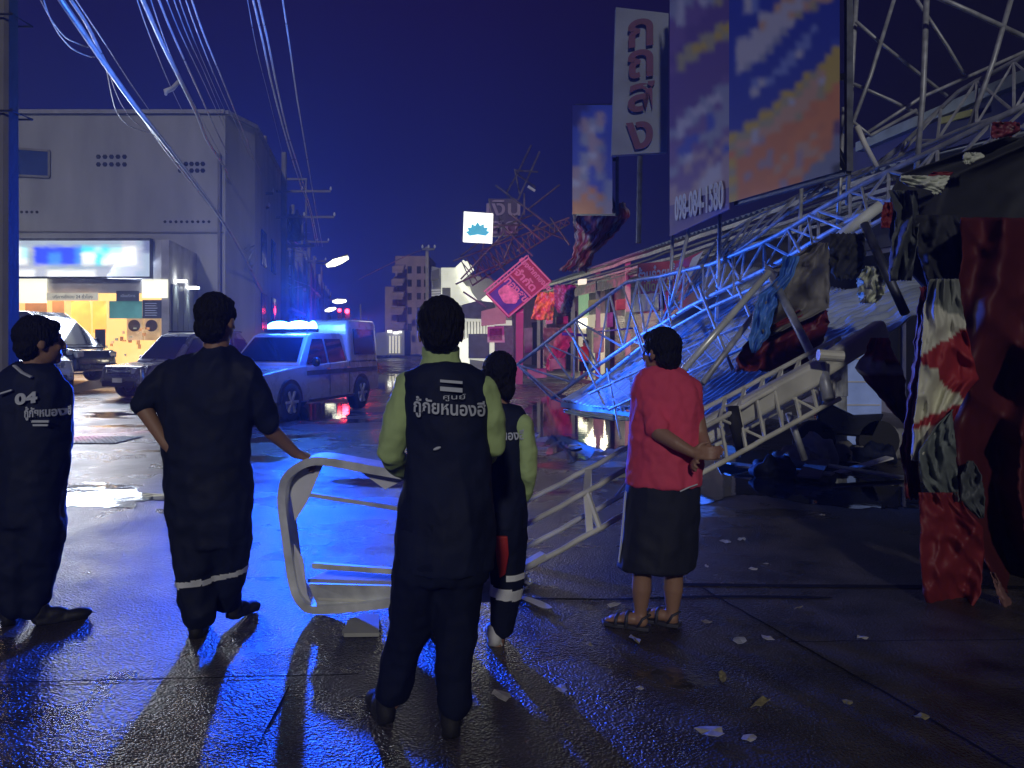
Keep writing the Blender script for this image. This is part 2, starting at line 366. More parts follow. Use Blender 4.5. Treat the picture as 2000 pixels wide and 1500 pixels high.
# street side of the block: recessed lit window, pipes, balcony
for y0, z0, z1 in ((36, 5.2, 6.9), (39.5, 5.2, 6.9), (36, 2.2, 3.9), (39.5, 2.2, 3.9)):
    mb = MB(); p = S(c2.x + .183 * c2.y + .03, y0, z0); q = S(c2.x + .183 * c2.y + .03, y0 + 1.7, z0); mb.prism([p, q, q + UP * (z1 - z0), p + UP * (z1 - z0)], TD * .03); mb.obj('window', M['bluepane'], bl)
mb = MB(); p = P(470, 362, 34.6); mb.beam(p, p + UP * 1.3, .12, .3); mb.beam(p + UP * 1.3, p + UP * 1.3 + SD * 1.5, .3, .12); mb.beam(p + UP * .6, p + UP * .6 + SD * 1.2, .3, .3)
mb.obj('window_hood', mat('pale_trim', (.6, .6, .55), .6), bl)
mb = MB(); mb.tube([P(428, 300, YB - .12), P(428, 690, YB - .12)], .07, 8); mb.obj('drainpipe', M['conc'], bl)
mb = MB(); mb.beam(P(34, 452, YB - .05), P(436, 454, YB - .05), .06, .05); mb.obj('render_joint', M['conc'], bl)
# the shop: projecting ground floor box
YS = 27.6; sx = (330 - CX) / F * YS; zf = .62
shop_top = EYE + (HY - 468) / F * YS; z575 = EYE + (HY - 572) / F * YS
mb = MB()
# side wall, roof slab, and piers leave the front open
mb.prism([Vector((sx, YS, 0)), Vector((sx, YS, shop_top)), S(sx + .183 * YS, YB - .05, shop_top), S(sx + .183 * YS, YB - .05, 0)], -TD * .25)
mb.add([Vector((xl, YS, shop_top)), Vector((sx, YS, shop_top)), S(sx + .183 * YS, YB - .05, shop_top), Vector((xl, YB - .05, shop_top))], [(0, 1, 2, 3)])
mb.box(((xl + sx) / 2 - .14, YS + .12, (shop_top + z575) / 2), (sx - xl - .28, .2, shop_top - z575))
mb.box((-19.5, YS + .2, (z575 + zf) / 2), (2.3, .35, z575 - zf))
mb.box(((xl - 1.4 + sx) / 2 + .5, (YS + YB) / 2, zf - .06), (sx - xl - 1.4, YB - YS - .1, .12))
mb.obj('shopfront_wall', mat('shop_plaster', (.50, .49, .50), .8, vs=2, bump=.002), bl)
mb = MB(); mb.add([P(20, 720, YS + 3.4), P(345, 720, YS + 3.4), P(345, 560, YS + 3.4), P(20, 560, YS + 3.4)], [(0, 1, 2, 3)]); mb.obj('interior_wall', M['glowing_wall'], bl)
def flat(px0, py0, px1, py1, Y, m, name, parent, t=.03):
    mb = MB(); mb.prism([P(px0, py1, Y), P(px1, py1, Y), P(px1, py0, Y), P(px0, py0, Y)], (0, -t, 0)); return mb.obj(name, m, parent)
flat(27, 536, 92, 592, YS - .06, M['lit_white'], 'backlit_panel', bl); flat(278, 546, 328, 582, YS - .06, M['lit_white'], 'backlit_panel', bl)
flat(92, 572, 192, 587, YS - .12, mat('notice_board', (.7, .68, .6), .6, emit=(.9, .85, .6), es=.35), 'notice_board', bl)
text('บริการซักอบ 24 ชั่วโมง', .16, M['slate'], P(142, 580, YS - .15), (1, 0, 0), UP, bl, 'notice_lettering')
flat(228, 568, 272, 588, YS - .1, M['slate'], 'shop_notice', bl)
text('เปิดบริการ', .13, M['letter'], P(250, 578, YS - .13), (1, 0, 0), UP, bl, 'notice_lettering')
flat(214, 588, 278, 622, YS - .02, M['teal'], 'shop_poster', bl); flat(279, 586, 316, 622, YS - .02, M['slate'], 'shop_poster', bl)
mb = MB()
for k in range(6): mb.add([P(283, 592 + k * 4.6, YS - .06), P(283 + random.uniform(18, 29), 592 + k * 4.6, YS - .06), P(283 + 24, 593.3 + k * 4.6, YS - .06), P(283, 593.3 + k * 4.6, YS - .06)], [(0, 1, 2, 3)])
mb.obj('poster_lettering', M['letter'], bl)
flat(140, 588, 178, 690, YS + 1.2, M['orangep'], 'shop_poster', bl); flat(182, 588, 208, 650, YS + 1.6, M['orangep'], 'shop_poster', bl)
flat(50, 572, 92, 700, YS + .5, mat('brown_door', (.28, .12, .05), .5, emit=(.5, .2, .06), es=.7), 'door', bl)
flat(103, 588, 126, 700, YS + .8, mat('brown_shelf', (.30, .13, .06), .5, emit=(.6, .28, .08), es=.7), 'door', bl)  # both doors glow to imitate the warm light inside
for cx_, cy_ in ((263, 636), (297, 636)):
    mb = MB(); c = P(cx_, cy_, YS + 2.6); mb.box(c + Vector((0, .2, -.1)), (.62, .4, .95)); wm = mb.obj('washing_machine', mat('machine_white', (.7, .66, .55), .4, emit=(.9, .6, .25), es=.25), bl)  # machine casing glows as if lit by the shop
    mb = MB(); mb.tube([c + Vector((0, -.02, 0)), c + Vector((0, -.06, 0))], .23, 20); sub(mb, 'drum_door', M['slate'], wm)
random.seed(3)
for k in range(40):
    mb = MB()
    x = random.uniform(186, 320); y = random.uniform(640, 702); s_ = random.uniform(2, 7); a = P(x, y, YS + 2.1 + random.uniform(0, .4)); q = s_ / F * 29
    mb.box(a, (q, .08, q * random.uniform(.5, 2))); mb.obj('shelf_item', mat('shelf_goods_' + str(k % 4), [(.5, .3, .12), (.35, .18, .08), (.6, .5, .35), (.3, .35, .3)][k % 4], .6, emit=[(.6, .3, .1), (.3, .12, .04), (.8, .6, .35), (.2, .3, .25)][k % 4], es=.5), bl)  # goods carry emission in place of shop light on them
flat(187, 643, 206, 700, YS - 1.6, M['slate'], 'door_mullion', bl, .05)
for cx_, cy_ in ((349, 549), (374, 562)):
    a = P(cx_, cy_, 28.5 if cx_ < 360 else 30.3); mb = MB(); mb.box(a, (.5, .3, .09)); mb.obj('wall_downlight', mat('downlight', (.8, .8, .8), .4, emit=(.95, 1, .95), es=9), bl)
    lamp('downlight_glow', 'SPOT', a + Vector((.05, -.12, -.1)), 60, (.85, 1, .9), a + Vector((-.05, .15, -3)), .1, spot=75, blend=.7)
# cladding panels on the shop's side wall
mb = MB()
for k in range(5):
    y0 = YS + .3 + k * .82; mb.prism([S(sx + .183 * YS + .02, y0, .7), S(sx + .183 * YS + .02, y0 + .74, .7), S(sx + .183 * YS + .02, y0 + .74, 3.7), S(sx + .183 * YS + .02, y0, 3.7)], TD * .03)
mb.obj('cladding', mat('grey_cladding', (.22, .24, .27), .5, vs=3, ani=(1, 1, .2)), bl)
# lit shop fascia sign
fs = thing('fascia_sign', 'long backlit white and blue fascia sign above the shop entrance', 'sign', (-15, YS - .3, 4.2))
def cells(px0, py0, px1, py1, rows, pal, Y0, Y1=None):
    """coloured fields of a printed sign, softened into each other"""
    Y1 = Y1 or Y0; nx = max(len(r) for r in rows); ny = len(rows); mb = MB(); K = 4
    def cc(i, j):
        r_ = rows[max(0, min(ny - 1, j))]; return Vector(pal[r_[max(0, min(len(r_) - 1, i))]])
    for j in range(ny * K + 1):
        for i in range(nx * K + 1):
            u, v = i / (nx * K), j / (ny * K); iy = 1 / (1 / Y0 + (1 / Y1 - 1 / Y0) * u)
            mb.v.append(P(px0 + (px1 - px0) * u, py0 + (py1 - py0) * v, iy))
            x, y = u * nx - .5 + .25 * fbm(u * 9, v * 14, 3), v * ny - .5 + .25 * fbm(u * 9, v * 14, 8); a, b = math.floor(x), math.floor(y); f, g = x - a, y - b
            f = f * f * (3 - 2 * f); g = g * g * (3 - 2 * g)
            mb.c.append(tuple((cc(a, b) * (1 - f) + cc(a + 1, b) * f) * (1 - g) + (cc(a, b + 1) * (1 - f) + cc(a + 1, b + 1) * f) * g))
    W_ = nx * K + 1
    for j in range(ny * K):
        for i in range(nx * K): mb.f.append((j * W_ + i, (j + 1) * W_ + i, (j + 1) * W_ + i + 1, j * W_ + i + 1))
    return mb
pal = {'w': (.95, .97, .9), 'g': (.30, .36, .42), 'b': (.015, .05, .75), 'B': (.04, .22, .8), 'c': (.08, .72, .85), 'C': (.45, .85, .9), 'd': (.12, .14, .24), 'x': (.4, .42, .48)}
mb = cells(27, 470, 292, 540, ['xgggggggggggggggxxgd', 'wCxbbbbbbBccCcCCwwxd', 'wCgbbBBbbBwwcCwwwwxg', 'wwgbbBBbbBwwcwwwwwxg', 'xxxxxgggggggggxxxxxg', 'wwwxxwwwwwwwxxxxxxgg'], pal, YS - .35)
mb.obj('sign_face', vmat('lit_sign_print', .4, emit=1.15), fs)
mb = MB(); mb.box((P(160, 505, YS - .22)), (265 / F * YS + .1, .24, 72 / F * YS + .1)); mb.obj('sign_case', M['darksteel'], fs)
lamp('shop_glow', 'AREA', (-17.5, YS + .6, 3.4), 480, (1.0, .68, .34), (-15.5, YS - 5, 0), 5.5, 1.0)
lamp('sign_glow', 'AREA', (-15.2, YS - .7, 4.3), 850, (.72, .82, 1.0), (-9, 8, 0), 4.8, 1.0)
# concrete pole beside the building and others down the street
def pole(px_top, py_top, px_b, Y, wd, label, h_arm=(), m=None, group='utility poles along the street'):
    b = Vector(((px_b - CX) / F * Y, Y, 0)); t = P(px_top, py_top, Y)
    r = thing('utility_pole', label, 'utility pole', b, group=group); mb = MB()
    v = []; K = 6
    for k in range(K + 1):
        q = b.lerp(t, k / K); s_ = wd * (1 - .3 * k / K) / 2; ch = s_ * .3
        v += [q + Vector(o) for o in ((-s_ + ch, -s_, 0), (s_ - ch, -s_, 0), (s_, -s_ + ch, 0), (s_, s_ - ch, 0), (s_ - ch, s_, 0), (-s_ + ch, s_, 0), (-s_, s_ - ch, 0), (-s_, -s_ + ch, 0))]
    mb.add(v, [(k * 8 + i, k * 8 + (i + 1) % 8, (k + 1) * 8 + (i + 1) % 8, (k + 1) * 8 + i) for k in range(K) for i in range(8)] + [tuple(range(K * 8, K * 8 + 8))])
    mb.obj('shaft', m or M['conc'], r)
    for z, x0, x1 in h_arm:
        mb = MB(); mb.beam((b.x + x0, Y - wd / 2 - .05, z), (b.x + x1, Y - wd / 2 - .05, z), .1, .12)
        a_ = mb.obj('cross_arm', M['conc'], r); mb = MB()
        for k in range(3):
            x = b.x + x0 + (x1 - x0) * k / 2; mb.tube([(x, Y - wd / 2 - .05, z + .06), (x, Y - wd / 2 - .05, z + .14), (x, Y - wd / 2 - .05, z + .26)], [.04, .07, .03], 8)
        sub(mb, 'insulator', M['white'], a_)
    return r
pn = pole(8, -260, 2, 8.2, .28, 'near square concrete utility pole at the left edge behind the man in the vest')
for py in (40, 225): mb = MB(); c = P(14, py, 8.2); mb.tube([c + Vector((a * .16, b_ * .16 - 0, .0)) for a, b_ in ((-1, -1), (1, -1), (1.05, 1), (-1, 1), (-1, -1))], .012, 6); mb.obj('cable_strap', M['rubber'], pn)
pole(516, 266, 512, 38, .34, 'concrete utility pole coloured pale as if lit at the corner of the plastered block', ((8.9, -1.0, .6), (8.2, -.8, .4)), mat('pale_concrete', (.45, .40, .36), .8))  # paler concrete carries the light on this pole
pole(555, 298, 555, 42, .36, 'tall concrete utility pole left of the transformer rack down the street', ((9.8, -.5, 2.6), (8.4, -.5, 2.8)))
pole(604, 470, 600, 56, .34, 'utility pole with paired cross arms above the police pickup', ((8.9, 0, 1.6), (7.5, 0, 1.4)))
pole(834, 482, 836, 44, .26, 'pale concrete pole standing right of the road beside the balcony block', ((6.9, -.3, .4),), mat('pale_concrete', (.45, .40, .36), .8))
pole(704, 594, 706, 75, .2, 'thin pole right of the red traffic lights far down the street')
pole(719, 622, 721, 70, .14, 'thinnest pole just left of the far shop lights')
tr = thing('transformer_rack', 'transformer and cable rack hung between poles on the left of the street', 'transformer', P(582, 560, 45))
mb = MB(); mb.tube([P(575, 470, 45), P(575, 420, 45)], .42, 12); mb.obj('transformer_tank', M['darksteel'], tr)
mb = MB()
for x, y in ((567, 420), (580, 426), (588, 440), (566, 452), (592, 470)): a = P(x, y, 44.6); mb.tube([a, a + UP * .25, a + UP * .5], [.05, .12, .05], 8)
mb.obj('bushing', M['conc'], tr)
mb = MB(); mb.beam(P(552, 480, 45), P(614, 480, 45), .15); mb.beam(P(552, 350, 45), P(600, 350, 45), .12); mb.beam(P(598, 350, 45), P(598, 480, 45), .08); mb.obj('rack', M['conc'], tr)
# ---------------- far left terrace and the far buildings
def block(name, label, a0, y0, y1, z, depth, m, floors, bays, side=-1, balc=False, cat='building'):
    """row house; its street face lies at street offset a0"""
    t = thing(name, label, cat, S(a0, y0)); mb = MB(); d = TD * side
    b = [S(a0, y0), S(a0, y1), S(a0, y1) + d * depth, S(a0, y0) + d * depth]; mb.prism(b, (0, 0, z)); mb.obj('wall', m, t)
    fh = z / floors
    for f in range(floors):
        mb = MB()
        for k in range(bays):
            gl = MB()
            yy = y0 + (y1 - y0) * (k + .2) / bays; ye = y0 + (y1 - y0) * (k + .8) / bays; z0 = f * fh + (.1 if f == 0 else fh * .3); z1 = (f + .8) * fh
            gl.prism([S(a0, yy, z0), S(a0, ye, z0), S(a0, ye, z1), S(a0, yy, z1)], -d * .04)
            gl.obj('window' if f else 'shutter', M['dark'] if f else mat('roller_shutter', (.16, .17, .2), .5, bump=.02, bs=3, ani=(.01, .01, 6)), t)
        if f:
            mb.beam(S(a0, y0, f * fh) - d * .4, S(a0, y1, f * fh) - d * .4, .85, .16)
            if balc:
                mb.beam(S(a0, y0, f * fh + .9) - d * .8, S(a0, y1, f * fh + .9) - d * .8, .06, .06)
                for k in range(bays * 4 + 1): q = S(a0, y0 + (y1 - y0) * k / (bays * 4), f * fh) - d * .8; mb.beam(q, q + UP * .9, .05, .05)
            mb.obj('balcony' if balc else 'canopy', m, t)
    for k in range(bays + 1): mb = MB(); q = S(a0, y0 + (y1 - y0) * k / bays) - d * .1; mb.beam(q, q + UP * (z + .3), .3, .3); mb.obj('pilaster', M['conc'], t)
    return t
M['blueplaster'] = mat('grey_plaster', (.20, .21, .26), .85, vs=.6, bump=.004, bs=10)
M['pinkplaster'] = mat('pink_plaster', (.42, .30, .32), .85, vs=.6)
block('shophouse', 'grey two storey shophouse just past the plastered block with lamp over its door', -5.6, 46, 56, 7.2, 9, M['blueplaster'], 2, 3)
block('shophouse', 'narrow shophouse third along the left of the street behind the poles', -5.4, 57, 70, 8.6, 9, M['conc'], 3, 3)
block('shophouse', 'low dark shophouse farthest along the left of the street', -5.2, 71, 95, 7.6, 9, M['blueplaster'], 2, 5)
t = thing('apartment_block', 'five storey pink block with balconies far down the street on the right', 'building', P(795, 690, 92))
Yb = 92; m_ = M['pinkplaster']
mb = MB()
for x0, x1, y0, y1, dy in ((772, 838, 500, 692, 0), (752, 775, 560, 692, -1.5), (812, 850, 585, 692, -3)):
    mb.prism([P(x0, y1, Yb + dy), P(x1, y1, Yb + dy), P(x1, y0, Yb + dy), P(x0, y0, Yb + dy)], (0, 8, 0))
mb.obj('wall', m_, t)
for k, yy in enumerate((528, 553, 580, 610, 642)):
    mb = MB(); x0 = 766 - k * 2; mb.prism([P(x0, yy + 5, Yb - 3), P(786, yy + 5, Yb - 3), P(792, yy - 7, Yb - 1.2), P(x0 + 6, yy - 7, Yb - 1.2)], UP * .35); mb.prism([P(x0, yy, Yb - 3), P(788, yy, Yb - 3), P(788, yy - 8, Yb - 3), P(x0, yy - 8, Yb - 3)], (0, .1, 0))
    mb.obj('balcony', m_, t)
mb = MB()
for k, yy in enumerate((520, 546, 572, 600, 632)):
    for xx in (796, 814, 828): mb = MB(); mb.prism([P(xx, yy + 14, Yb - 3.06), P(xx + 8, yy + 14, Yb - 3.06), P(xx + 8, yy, Yb - 3.06), P(xx, yy, Yb - 3.06)], (0, .05, 0)) if yy > 590 else mb.prism([P(xx, yy + 14, Yb - .06), P(xx + 8, yy + 14, Yb - .06), P(xx + 8, yy, Yb - .06), P(xx, yy, Yb - .06)], (0, .05, 0)); mb.obj('window', M['dark'], t)
# far shops with lit fronts in the gap
fsx = thing('far_shop', 'small lit shop front at the end of the street below the pink block', 'shop', P(765, 692, 80))
mb = MB(); mb.prism([P(728, 694, 80), P(790, 694, 80), P(790, 645, 80), P(735, 650, 80)], (0, 5, 0)); mb.obj('wall', M['plaster'], fsx)
mb = MB()
for x, y, wx, wy in ((757, 649, 8, 4), (768, 652, 9, 3.5), (778, 650, 6, 3)): mb = MB(); mb.prism([P(x, y, 79.8), P(x + wx, y, 79.8), P(x + wx, y - wy, 79.8), P(x, y - wy, 79.8)], (0, .1, 0)); mb.obj('lamp_tube', mat('far_tube', (1, 1, .9), .5, emit=(1, 1, .85), es=4), fsx)
mb = MB()
for x in (760, 766, 772, 778): mb = MB(); mb.prism([P(x, 690, 79.8), P(x + 3, 690, 79.8), P(x + 3, 656, 79.8), P(x, 656, 79.8)], (0, .1, 0)); mb.obj('lit_panel', mat('far_panel', (.7, .7, .55), .5, emit=(1, .95, .65), es=.55), fsx)
# street lamps and traffic lights far away
def strlamp(pts, Y, es, colr, label, mast, cat='street lamp', nm='street_lamp'):
    q = [P(*p, Y) for p in pts]; b = Vector((q[0].x + mast, Y, 0)); t = thing(nm, label, cat, b, group='lit lamps over the far street' if nm == 'street_lamp' else None)
    mb = MB(); mb.tube(q, [.1, .22, .2, .1][:len(q)] if len(q) == 4 else .16, 8); mb.obj('lamp_tube', mat('lamp_%d' % int(es * 10), (1, 1, .8), .4, emit=colr, es=es), t)
    mb = MB(); mb.tube([b, (b.x, Y, q[0].z + .2), q[0] + Vector((0, 0, .12)), q[-1] + Vector((0, 0, .2))], .07, 6); mb.obj('mast', M['conc'], t)
    return q
def lerp4(a, b): return [tuple(a[i] + (b[i] - a[i]) * k / 3 for i in range(2)) for k in range(4)]
strlamp(lerp4((638, 519), (680, 503)), 48, 5, (1, 1, .62), 'largest glowing street lamp tube tilted over the street', -1.2)
strlamp(lerp4((650, 589), (676, 588)), 70, 4, (1, 1, .72), 'middle street lamp with level tube above the red lights', -1.0)
strlamp(lerp4((635, 607), (656, 602)), 82, 4, (1, 1, .75), 'small street lamp tube just left of the red lights', -1.0)
strlamp(lerp4((626, 631), (650, 630)), 95, 2.6, (.85, 1, .9), 'lowest farthest street lamp tube close above the pickup roof', -1.4)
strlamp(lerp4((527, 608), (546, 609)), 44, 1.2, (.8, .9, 1), 'short wall lamp tube left of the blue light bar', -.6)
strlamp(lerp4((454, 578), (486, 579)), 40, 5.5, (.95, 1, .85), 'bright tube lamp over a doorway beside the plastered block', -.3)
for i, (x, y, Y, r_, lb) in enumerate(((663, 606, 66, .16, 'left red traffic light of the pair above the far street'), (678, 608, 66, .2, 'right red traffic light of the pair above the far street'), (711, 643, 60, .22, 'lone red traffic light low beside the thin poles'))):
    c = P(x, y, Y); t = thing('traffic_light', lb, 'traffic light', (c.x, Y, 0), group='red signal lights down the street')
    mb = MB(); mb.box(c + Vector((0, .14, -.4)), (.42, .22, 1.3)); mb.obj('housing', M['black'], t); mb = MB(); mb.ell(c + Vector((0, 0, 0)), (r_, .08, r_)); mb.obj('red_lens', mat('red_lens', (1, .05, .05), .3, emit=(1, .03, .06), es=14), t)
    mb = MB(); mb.tube([(c.x, Y + .2, 0), (c.x, Y + .2, c.z)], .06, 8); mb.obj('post', M['darksteel'], t)
    if i: lamp('red_signal_glow', 'POINT', c + Vector((0, -.6, 0)), 130, (1, .03, .06), size=.3)

# ================================================================== overhead wires
M['wire'] = mat('black_cable', (.30, .32, .36), .38, .3, var=.3, vs=3)
WL = ['thin', 'slack', 'taut', 'twisted', 'heavy']
def wire(pts, Y0, Y1, r, label, sag=0, grp='overhead cables strung along the street'):
    """pts: photo points; depth runs from Y0 to Y1"""
    n = 40; out_ = []; ln = [0]
    for a, b in zip(pts[:-1], pts[1:]): ln.append(ln[-1] + math.dist(a, b))
    for k in range(n + 1):
        s_ = ln[-1] * k / n; i = max(j for j in range(len(pts) - 1) if ln[j] <= s_ + 1e-6); f = (s_ - ln[i]) / (ln[i + 1] - ln[i])
        def cr(c): a = pts[max(i - 1, 0)][c]; b = pts[i][c]; d = pts[i + 1][c]; e_ = pts[min(i + 2, len(pts) - 1)][c]; return .5 * (2 * b + (d - a) * f + (2 * a - 5 * b + 4 * d - e_) * f * f + (3 * b - a - 3 * d + e_) * f ** 3)
        Y = 1 / (1 / Y0 + (1 / Y1 - 1 / Y0) * k / n); out_.append(P(cr(0), cr(1), Y))
    mb = MB(); mb.tube(out_, r, 6, caps=True); o = mb.obj('overhead_cable', M['wire'], smooth=True); rebase(o, out_[0]); tag(o, label, 'cable', grp); return o
wires = [
 (((92, -40), (150, 45), (200, 118), (262, 205), (330, 290), (420, 410), (470, 490), (520, 590)), 11, 40, .055, 'heavy twisted cable bundle sweeping down the left from the top corner'),
 (((110, -40), (165, 40), (205, 120), (250, 185), (300, 260), (352, 330), (430, 425)), 11, 34, .035, 'second strand wound along the heavy left cable bundle'),
 (((60, -40), (95, 30), (125, 70), (150, 84), (172, 92)), 11, 15, .012, 'slack loop hanging at the upper left of the heavy bundle'),
 (((72, -40), (100, 40), (130, 85), (160, 105), (185, 112)), 11, 15, .012, 'lower slack loop hanging beside the heavy bundle at upper left'),
 (((205, 120), (220, 195), (232, 225), (255, 247), (300, 262)), 16, 24, .013, 'slack cable loop drooping across the top of the plastered wall'),
 (((215, 150), (235, 200), (260, 235), (300, 262)), 17, 24, .010, 'thin inner loop under the heavy bundle near the wall top'),
 (((145, -5), (205, 85), (250, 155), (292, 216)), 12, 26, .012, 'thin wire right of the heavy bundle ending at the roof line'),
 (((270, -20), (312, 75), (348, 148), (385, 225), (405, 275), (440, 330), (462, 390)), 12, 38, .045, 'thick lit cable bundle crossing the roof corner of the block'),
 (((262, -20), (285, 50), (325, 150), (355, 215)), 12, 26, .010, 'faint thin wire left of the thick lit bundle'),
 (((288, -20), (330, 100), (385, 215), (430, 300)), 12, 34, .011, 'thin wire just right of the thick lit bundle'),
 (((303, -20), (330, 50), (375, 150), (420, 250), (455, 320)), 12, 38, .022, 'bright wire second right of the thick lit bundle'),
 (((318, -20), (350, 60), (395, 155), (450, 275)), 12, 38, .011, 'thin wire in the middle of the fan of wires'),
 (((333, -20), (362, 60), (405, 155), (448, 260)), 12, 38, .011, 'thin wire right of the middle of the fan of wires'),
 (((344, -20), (372, 60), (412, 155), (450, 240)), 12, 38, .011, 'thin dim wire one left of the rightmost pair of the fan'),
 (((356, -20), (384, 60), (420, 150), (462, 245), (500, 330)), 12, 38, .012, 'thin wire inside the right edge of the fan'),
 (((368, -20), (396, 62), (432, 150), (470, 245), (512, 345)), 12, 38, .017, 'bright wire forming the right edge of the fan over the building'),
 (((490, -20), (513, 80), (530, 160), (556, 260), (580, 340), (604, 410), (618, 480)), 13, 52, .022, 'left of the paired bright wires running over the middle of the sky'),
 (((500, -20), (523, 80), (540, 165), (562, 260), (590, 350), (612, 430), (622, 480)), 13, 52, .022, 'right of the paired bright wires running over the middle of the sky'),
 (((480, -20), (500, 90), (525, 190), (552, 300)), 13, 40, .008, 'faintest wire left of the paired bright wires'),
 (((549, -20), (565, 85), (580, 190), (600, 310), (615, 400), (630, 482)), 13, 52, .018, 'single wire farthest right in the open sky'),
 (((700, 546), (760, 516), (800, 497), (834, 486)), 70, 44, .03, 'slack wire reaching from the far gap to the pale pole'),
 (((515, 330), (530, 395), (555, 450), (598, 492)), 38, 56, .03, 'sagging service wire between the two left poles'),
 (((515, 350), (528, 412), (550, 460), (585, 488)), 38, 54, .03, 'lower sagging service wire between the two left poles'),
 (((518, 300), (540, 360), (560, 420), (575, 462)), 38, 46, .014, 'thin service wire running down to the transformer'),
 (((460, 330), (480, 400), (505, 460), (545, 485), (600, 495)), 36, 56, .03, 'drooping telephone cable along the street side of the block'),
 (((450, 360), (470, 430), (500, 490), (520, 560)), 36, 46, .03, 'knotted drop cable hanging beside the lit doorway tube'),
]
for p, a, b, r_, lb in wires: wire(p, a, b, r_, lb)
mb = MB(); a = P(350, 158, 20); mb.tube([a, P(338, 172, 19.8), P(324, 178, 19.6), P(324, 186, 19.6)], [.05, .06, .07, .03], 7); o = rebase(mb.obj('cable_clamp', M['white'], smooth=True), a); tag(o, 'pale bent clamp dangling from the thick lit bundle', 'cable clamp')
# ================================================================== PEOPLE
def ring(px, py, hw, Y, ry, dy=0):       # torso ring from the photo: centre column, row, half width in pixels
    c = P(px, py, Y + dy); return (c, hw / F * Y, ry)
def head(mb, c, yaw, s=1.0, nose=True):
    """skull, jaw, nose, brow, lips, ears; looks along yaw (0 = away from the camera)"""
    Rm = Matrix.Rotation(yaw, 3, 'Z'); c = Vector(c)
    def q(x, y, z): return c + Rm @ Vector((x, y, z)) * s
    mb.ell(q(0, -.012, .02), (.076 * s, .095 * s, .098 * s), Rm); mb.ell(q(0, .03, -.045), (.058 * s, .062 * s, .075 * s), Rm)
    mb.ell(q(0, .068, -.095), (.026 * s, .024 * s, .02 * s), Rm)
    mb.tube([q(0, .088, .02), q(0, .104, -.022)], [.010 * s, .017 * s], 8); mb.ell(q(0, .108, -.03), (.017 * s, .014 * s, .012 * s), Rm)
    mb.ell(q(0, .088, -.064), (.024 * s, .010 * s, .006 * s), Rm); mb.ell(q(0, .086, -.074), (.020 * s, .010 * s, .007 * s), Rm)
    mb.ell(q(0, .078, .036), (.05 * s, .016 * s, .012 * s), Rm)
    for a in (-1, 1):
        mb.ell(q(a * .079, -.012, -.01), (.010 * s, .020 * s, .034 * s), Rm); mb.ell(q(a * .033, .072, -.03), (.02 * s, .015 * s, .02 * s), Rm)
    return q
def hair(q, s, yaw, m, parent, back=.0, low=-.06, cap=1.0, seed=0, name='hair'):
    Rm = Matrix.Rotation(yaw, 3, 'Z'); mb = MB()
    mb.ell(q(0, -.025, .038), (.089 * s * cap, .103 * s * cap, .098 * s * cap), Rm)
    mb.ell(q(0, -.062, low + .03), (.077 * s * cap, .058 * s * cap, .075 * s), Rm)
    for a in (-1, 1): mb.ell(q(a * .062, -.008, .03), (.026 * s, .06 * s, .045 * s), Rm)
    mb.ell(q(0, .045, .082), (.062 * s, .045 * s, .032 * s), Rm)
    o = mb.obj(name, m, parent); remesh(o, .006, 2, .0065, 38, seed); return o
def sliceband(src, zc, h, m, parent, tilt=0.0, xr=None, name='reflective_band'):
    """strip of tape: the trouser surface between two heights, lifted 3 mm"""
    me = src.data; off = OFF.get(src.name, Vector()); bm = bmesh.new(); bm.from_mesh(me); bm.normal_update()
    for v in bm.verts: v.co += v.normal * .004
    def keep(f):
        c = f.calc_center_median(); x = c.x + off.x
        return abs(c.z + off.z - zc - tilt * (x - (sum(xr) / 2 if xr else parent.location.x))) < h / 2 and (xr is None or xr[0] < x < xr[1])
    dl = [f for f in bm.faces if not keep(f)]; bmesh.ops.delete(bm, geom=dl, context='FACES'); me2 = bpy.data.meshes.new(name); bm.to_mesh(me2); bm.free()
    me2.materials.clear(); me2.materials.append(m); me2.shade_smooth(); o = bpy.data.objects.new(name, me2); COL.objects.link(o); o.parent = parent; OFF[o.name] = off; return o
def hand(mb, wrist, dirv, palm, curl=.5, s=1.0, thumb=1):
    """palm, four jointed fingers and a thumb"""
    w_ = Vector(wrist); d = Vector(dirv).normalized(); pn = Vector(palm); pn = (pn - d * pn.dot(d)).normalized(); sd = d.cross(pn)
    mb.limb([(w_, .026 * s), (w_ + d * .03 * s, .024 * s)])
    for k, off in enumerate((-.03, -.01, .01, .03)):
        a = w_ + d * .02 * s + sd * off * .6 * s; b = w_ + d * .085 * s + sd * off * s
        mb.limb([(a, .017 * s), (b, .0125 * s)], 10)
        ln = (.040, .046, .043, .034)[k] * s; t = curl * .6; p = b
        for j in range(3):
            v = d * math.cos(t) + pn * math.sin(t) + sd * off * .5; qn = p + v.normalized() * ln * (1, .68, .5)[j]
            mb.limb([(p, (.0105 - .001 * j) * s), (qn, (.0095 - .001 * j) * s)], 8); p = qn; t += curl * (1.0 + .1 * k)
    a = w_ + d * .025 * s - sd * .022 * s * thumb; b = a + (d * .7 - sd * thumb * .7 + pn * .3).normalized() * .042 * s; c = b + (d * .9 + pn * .5 - sd * thumb * .1).normalized() * .035 * s
    mb.limb([(a, .016 * s), (b, .012 * s), (c, .0095 * s)], 8)
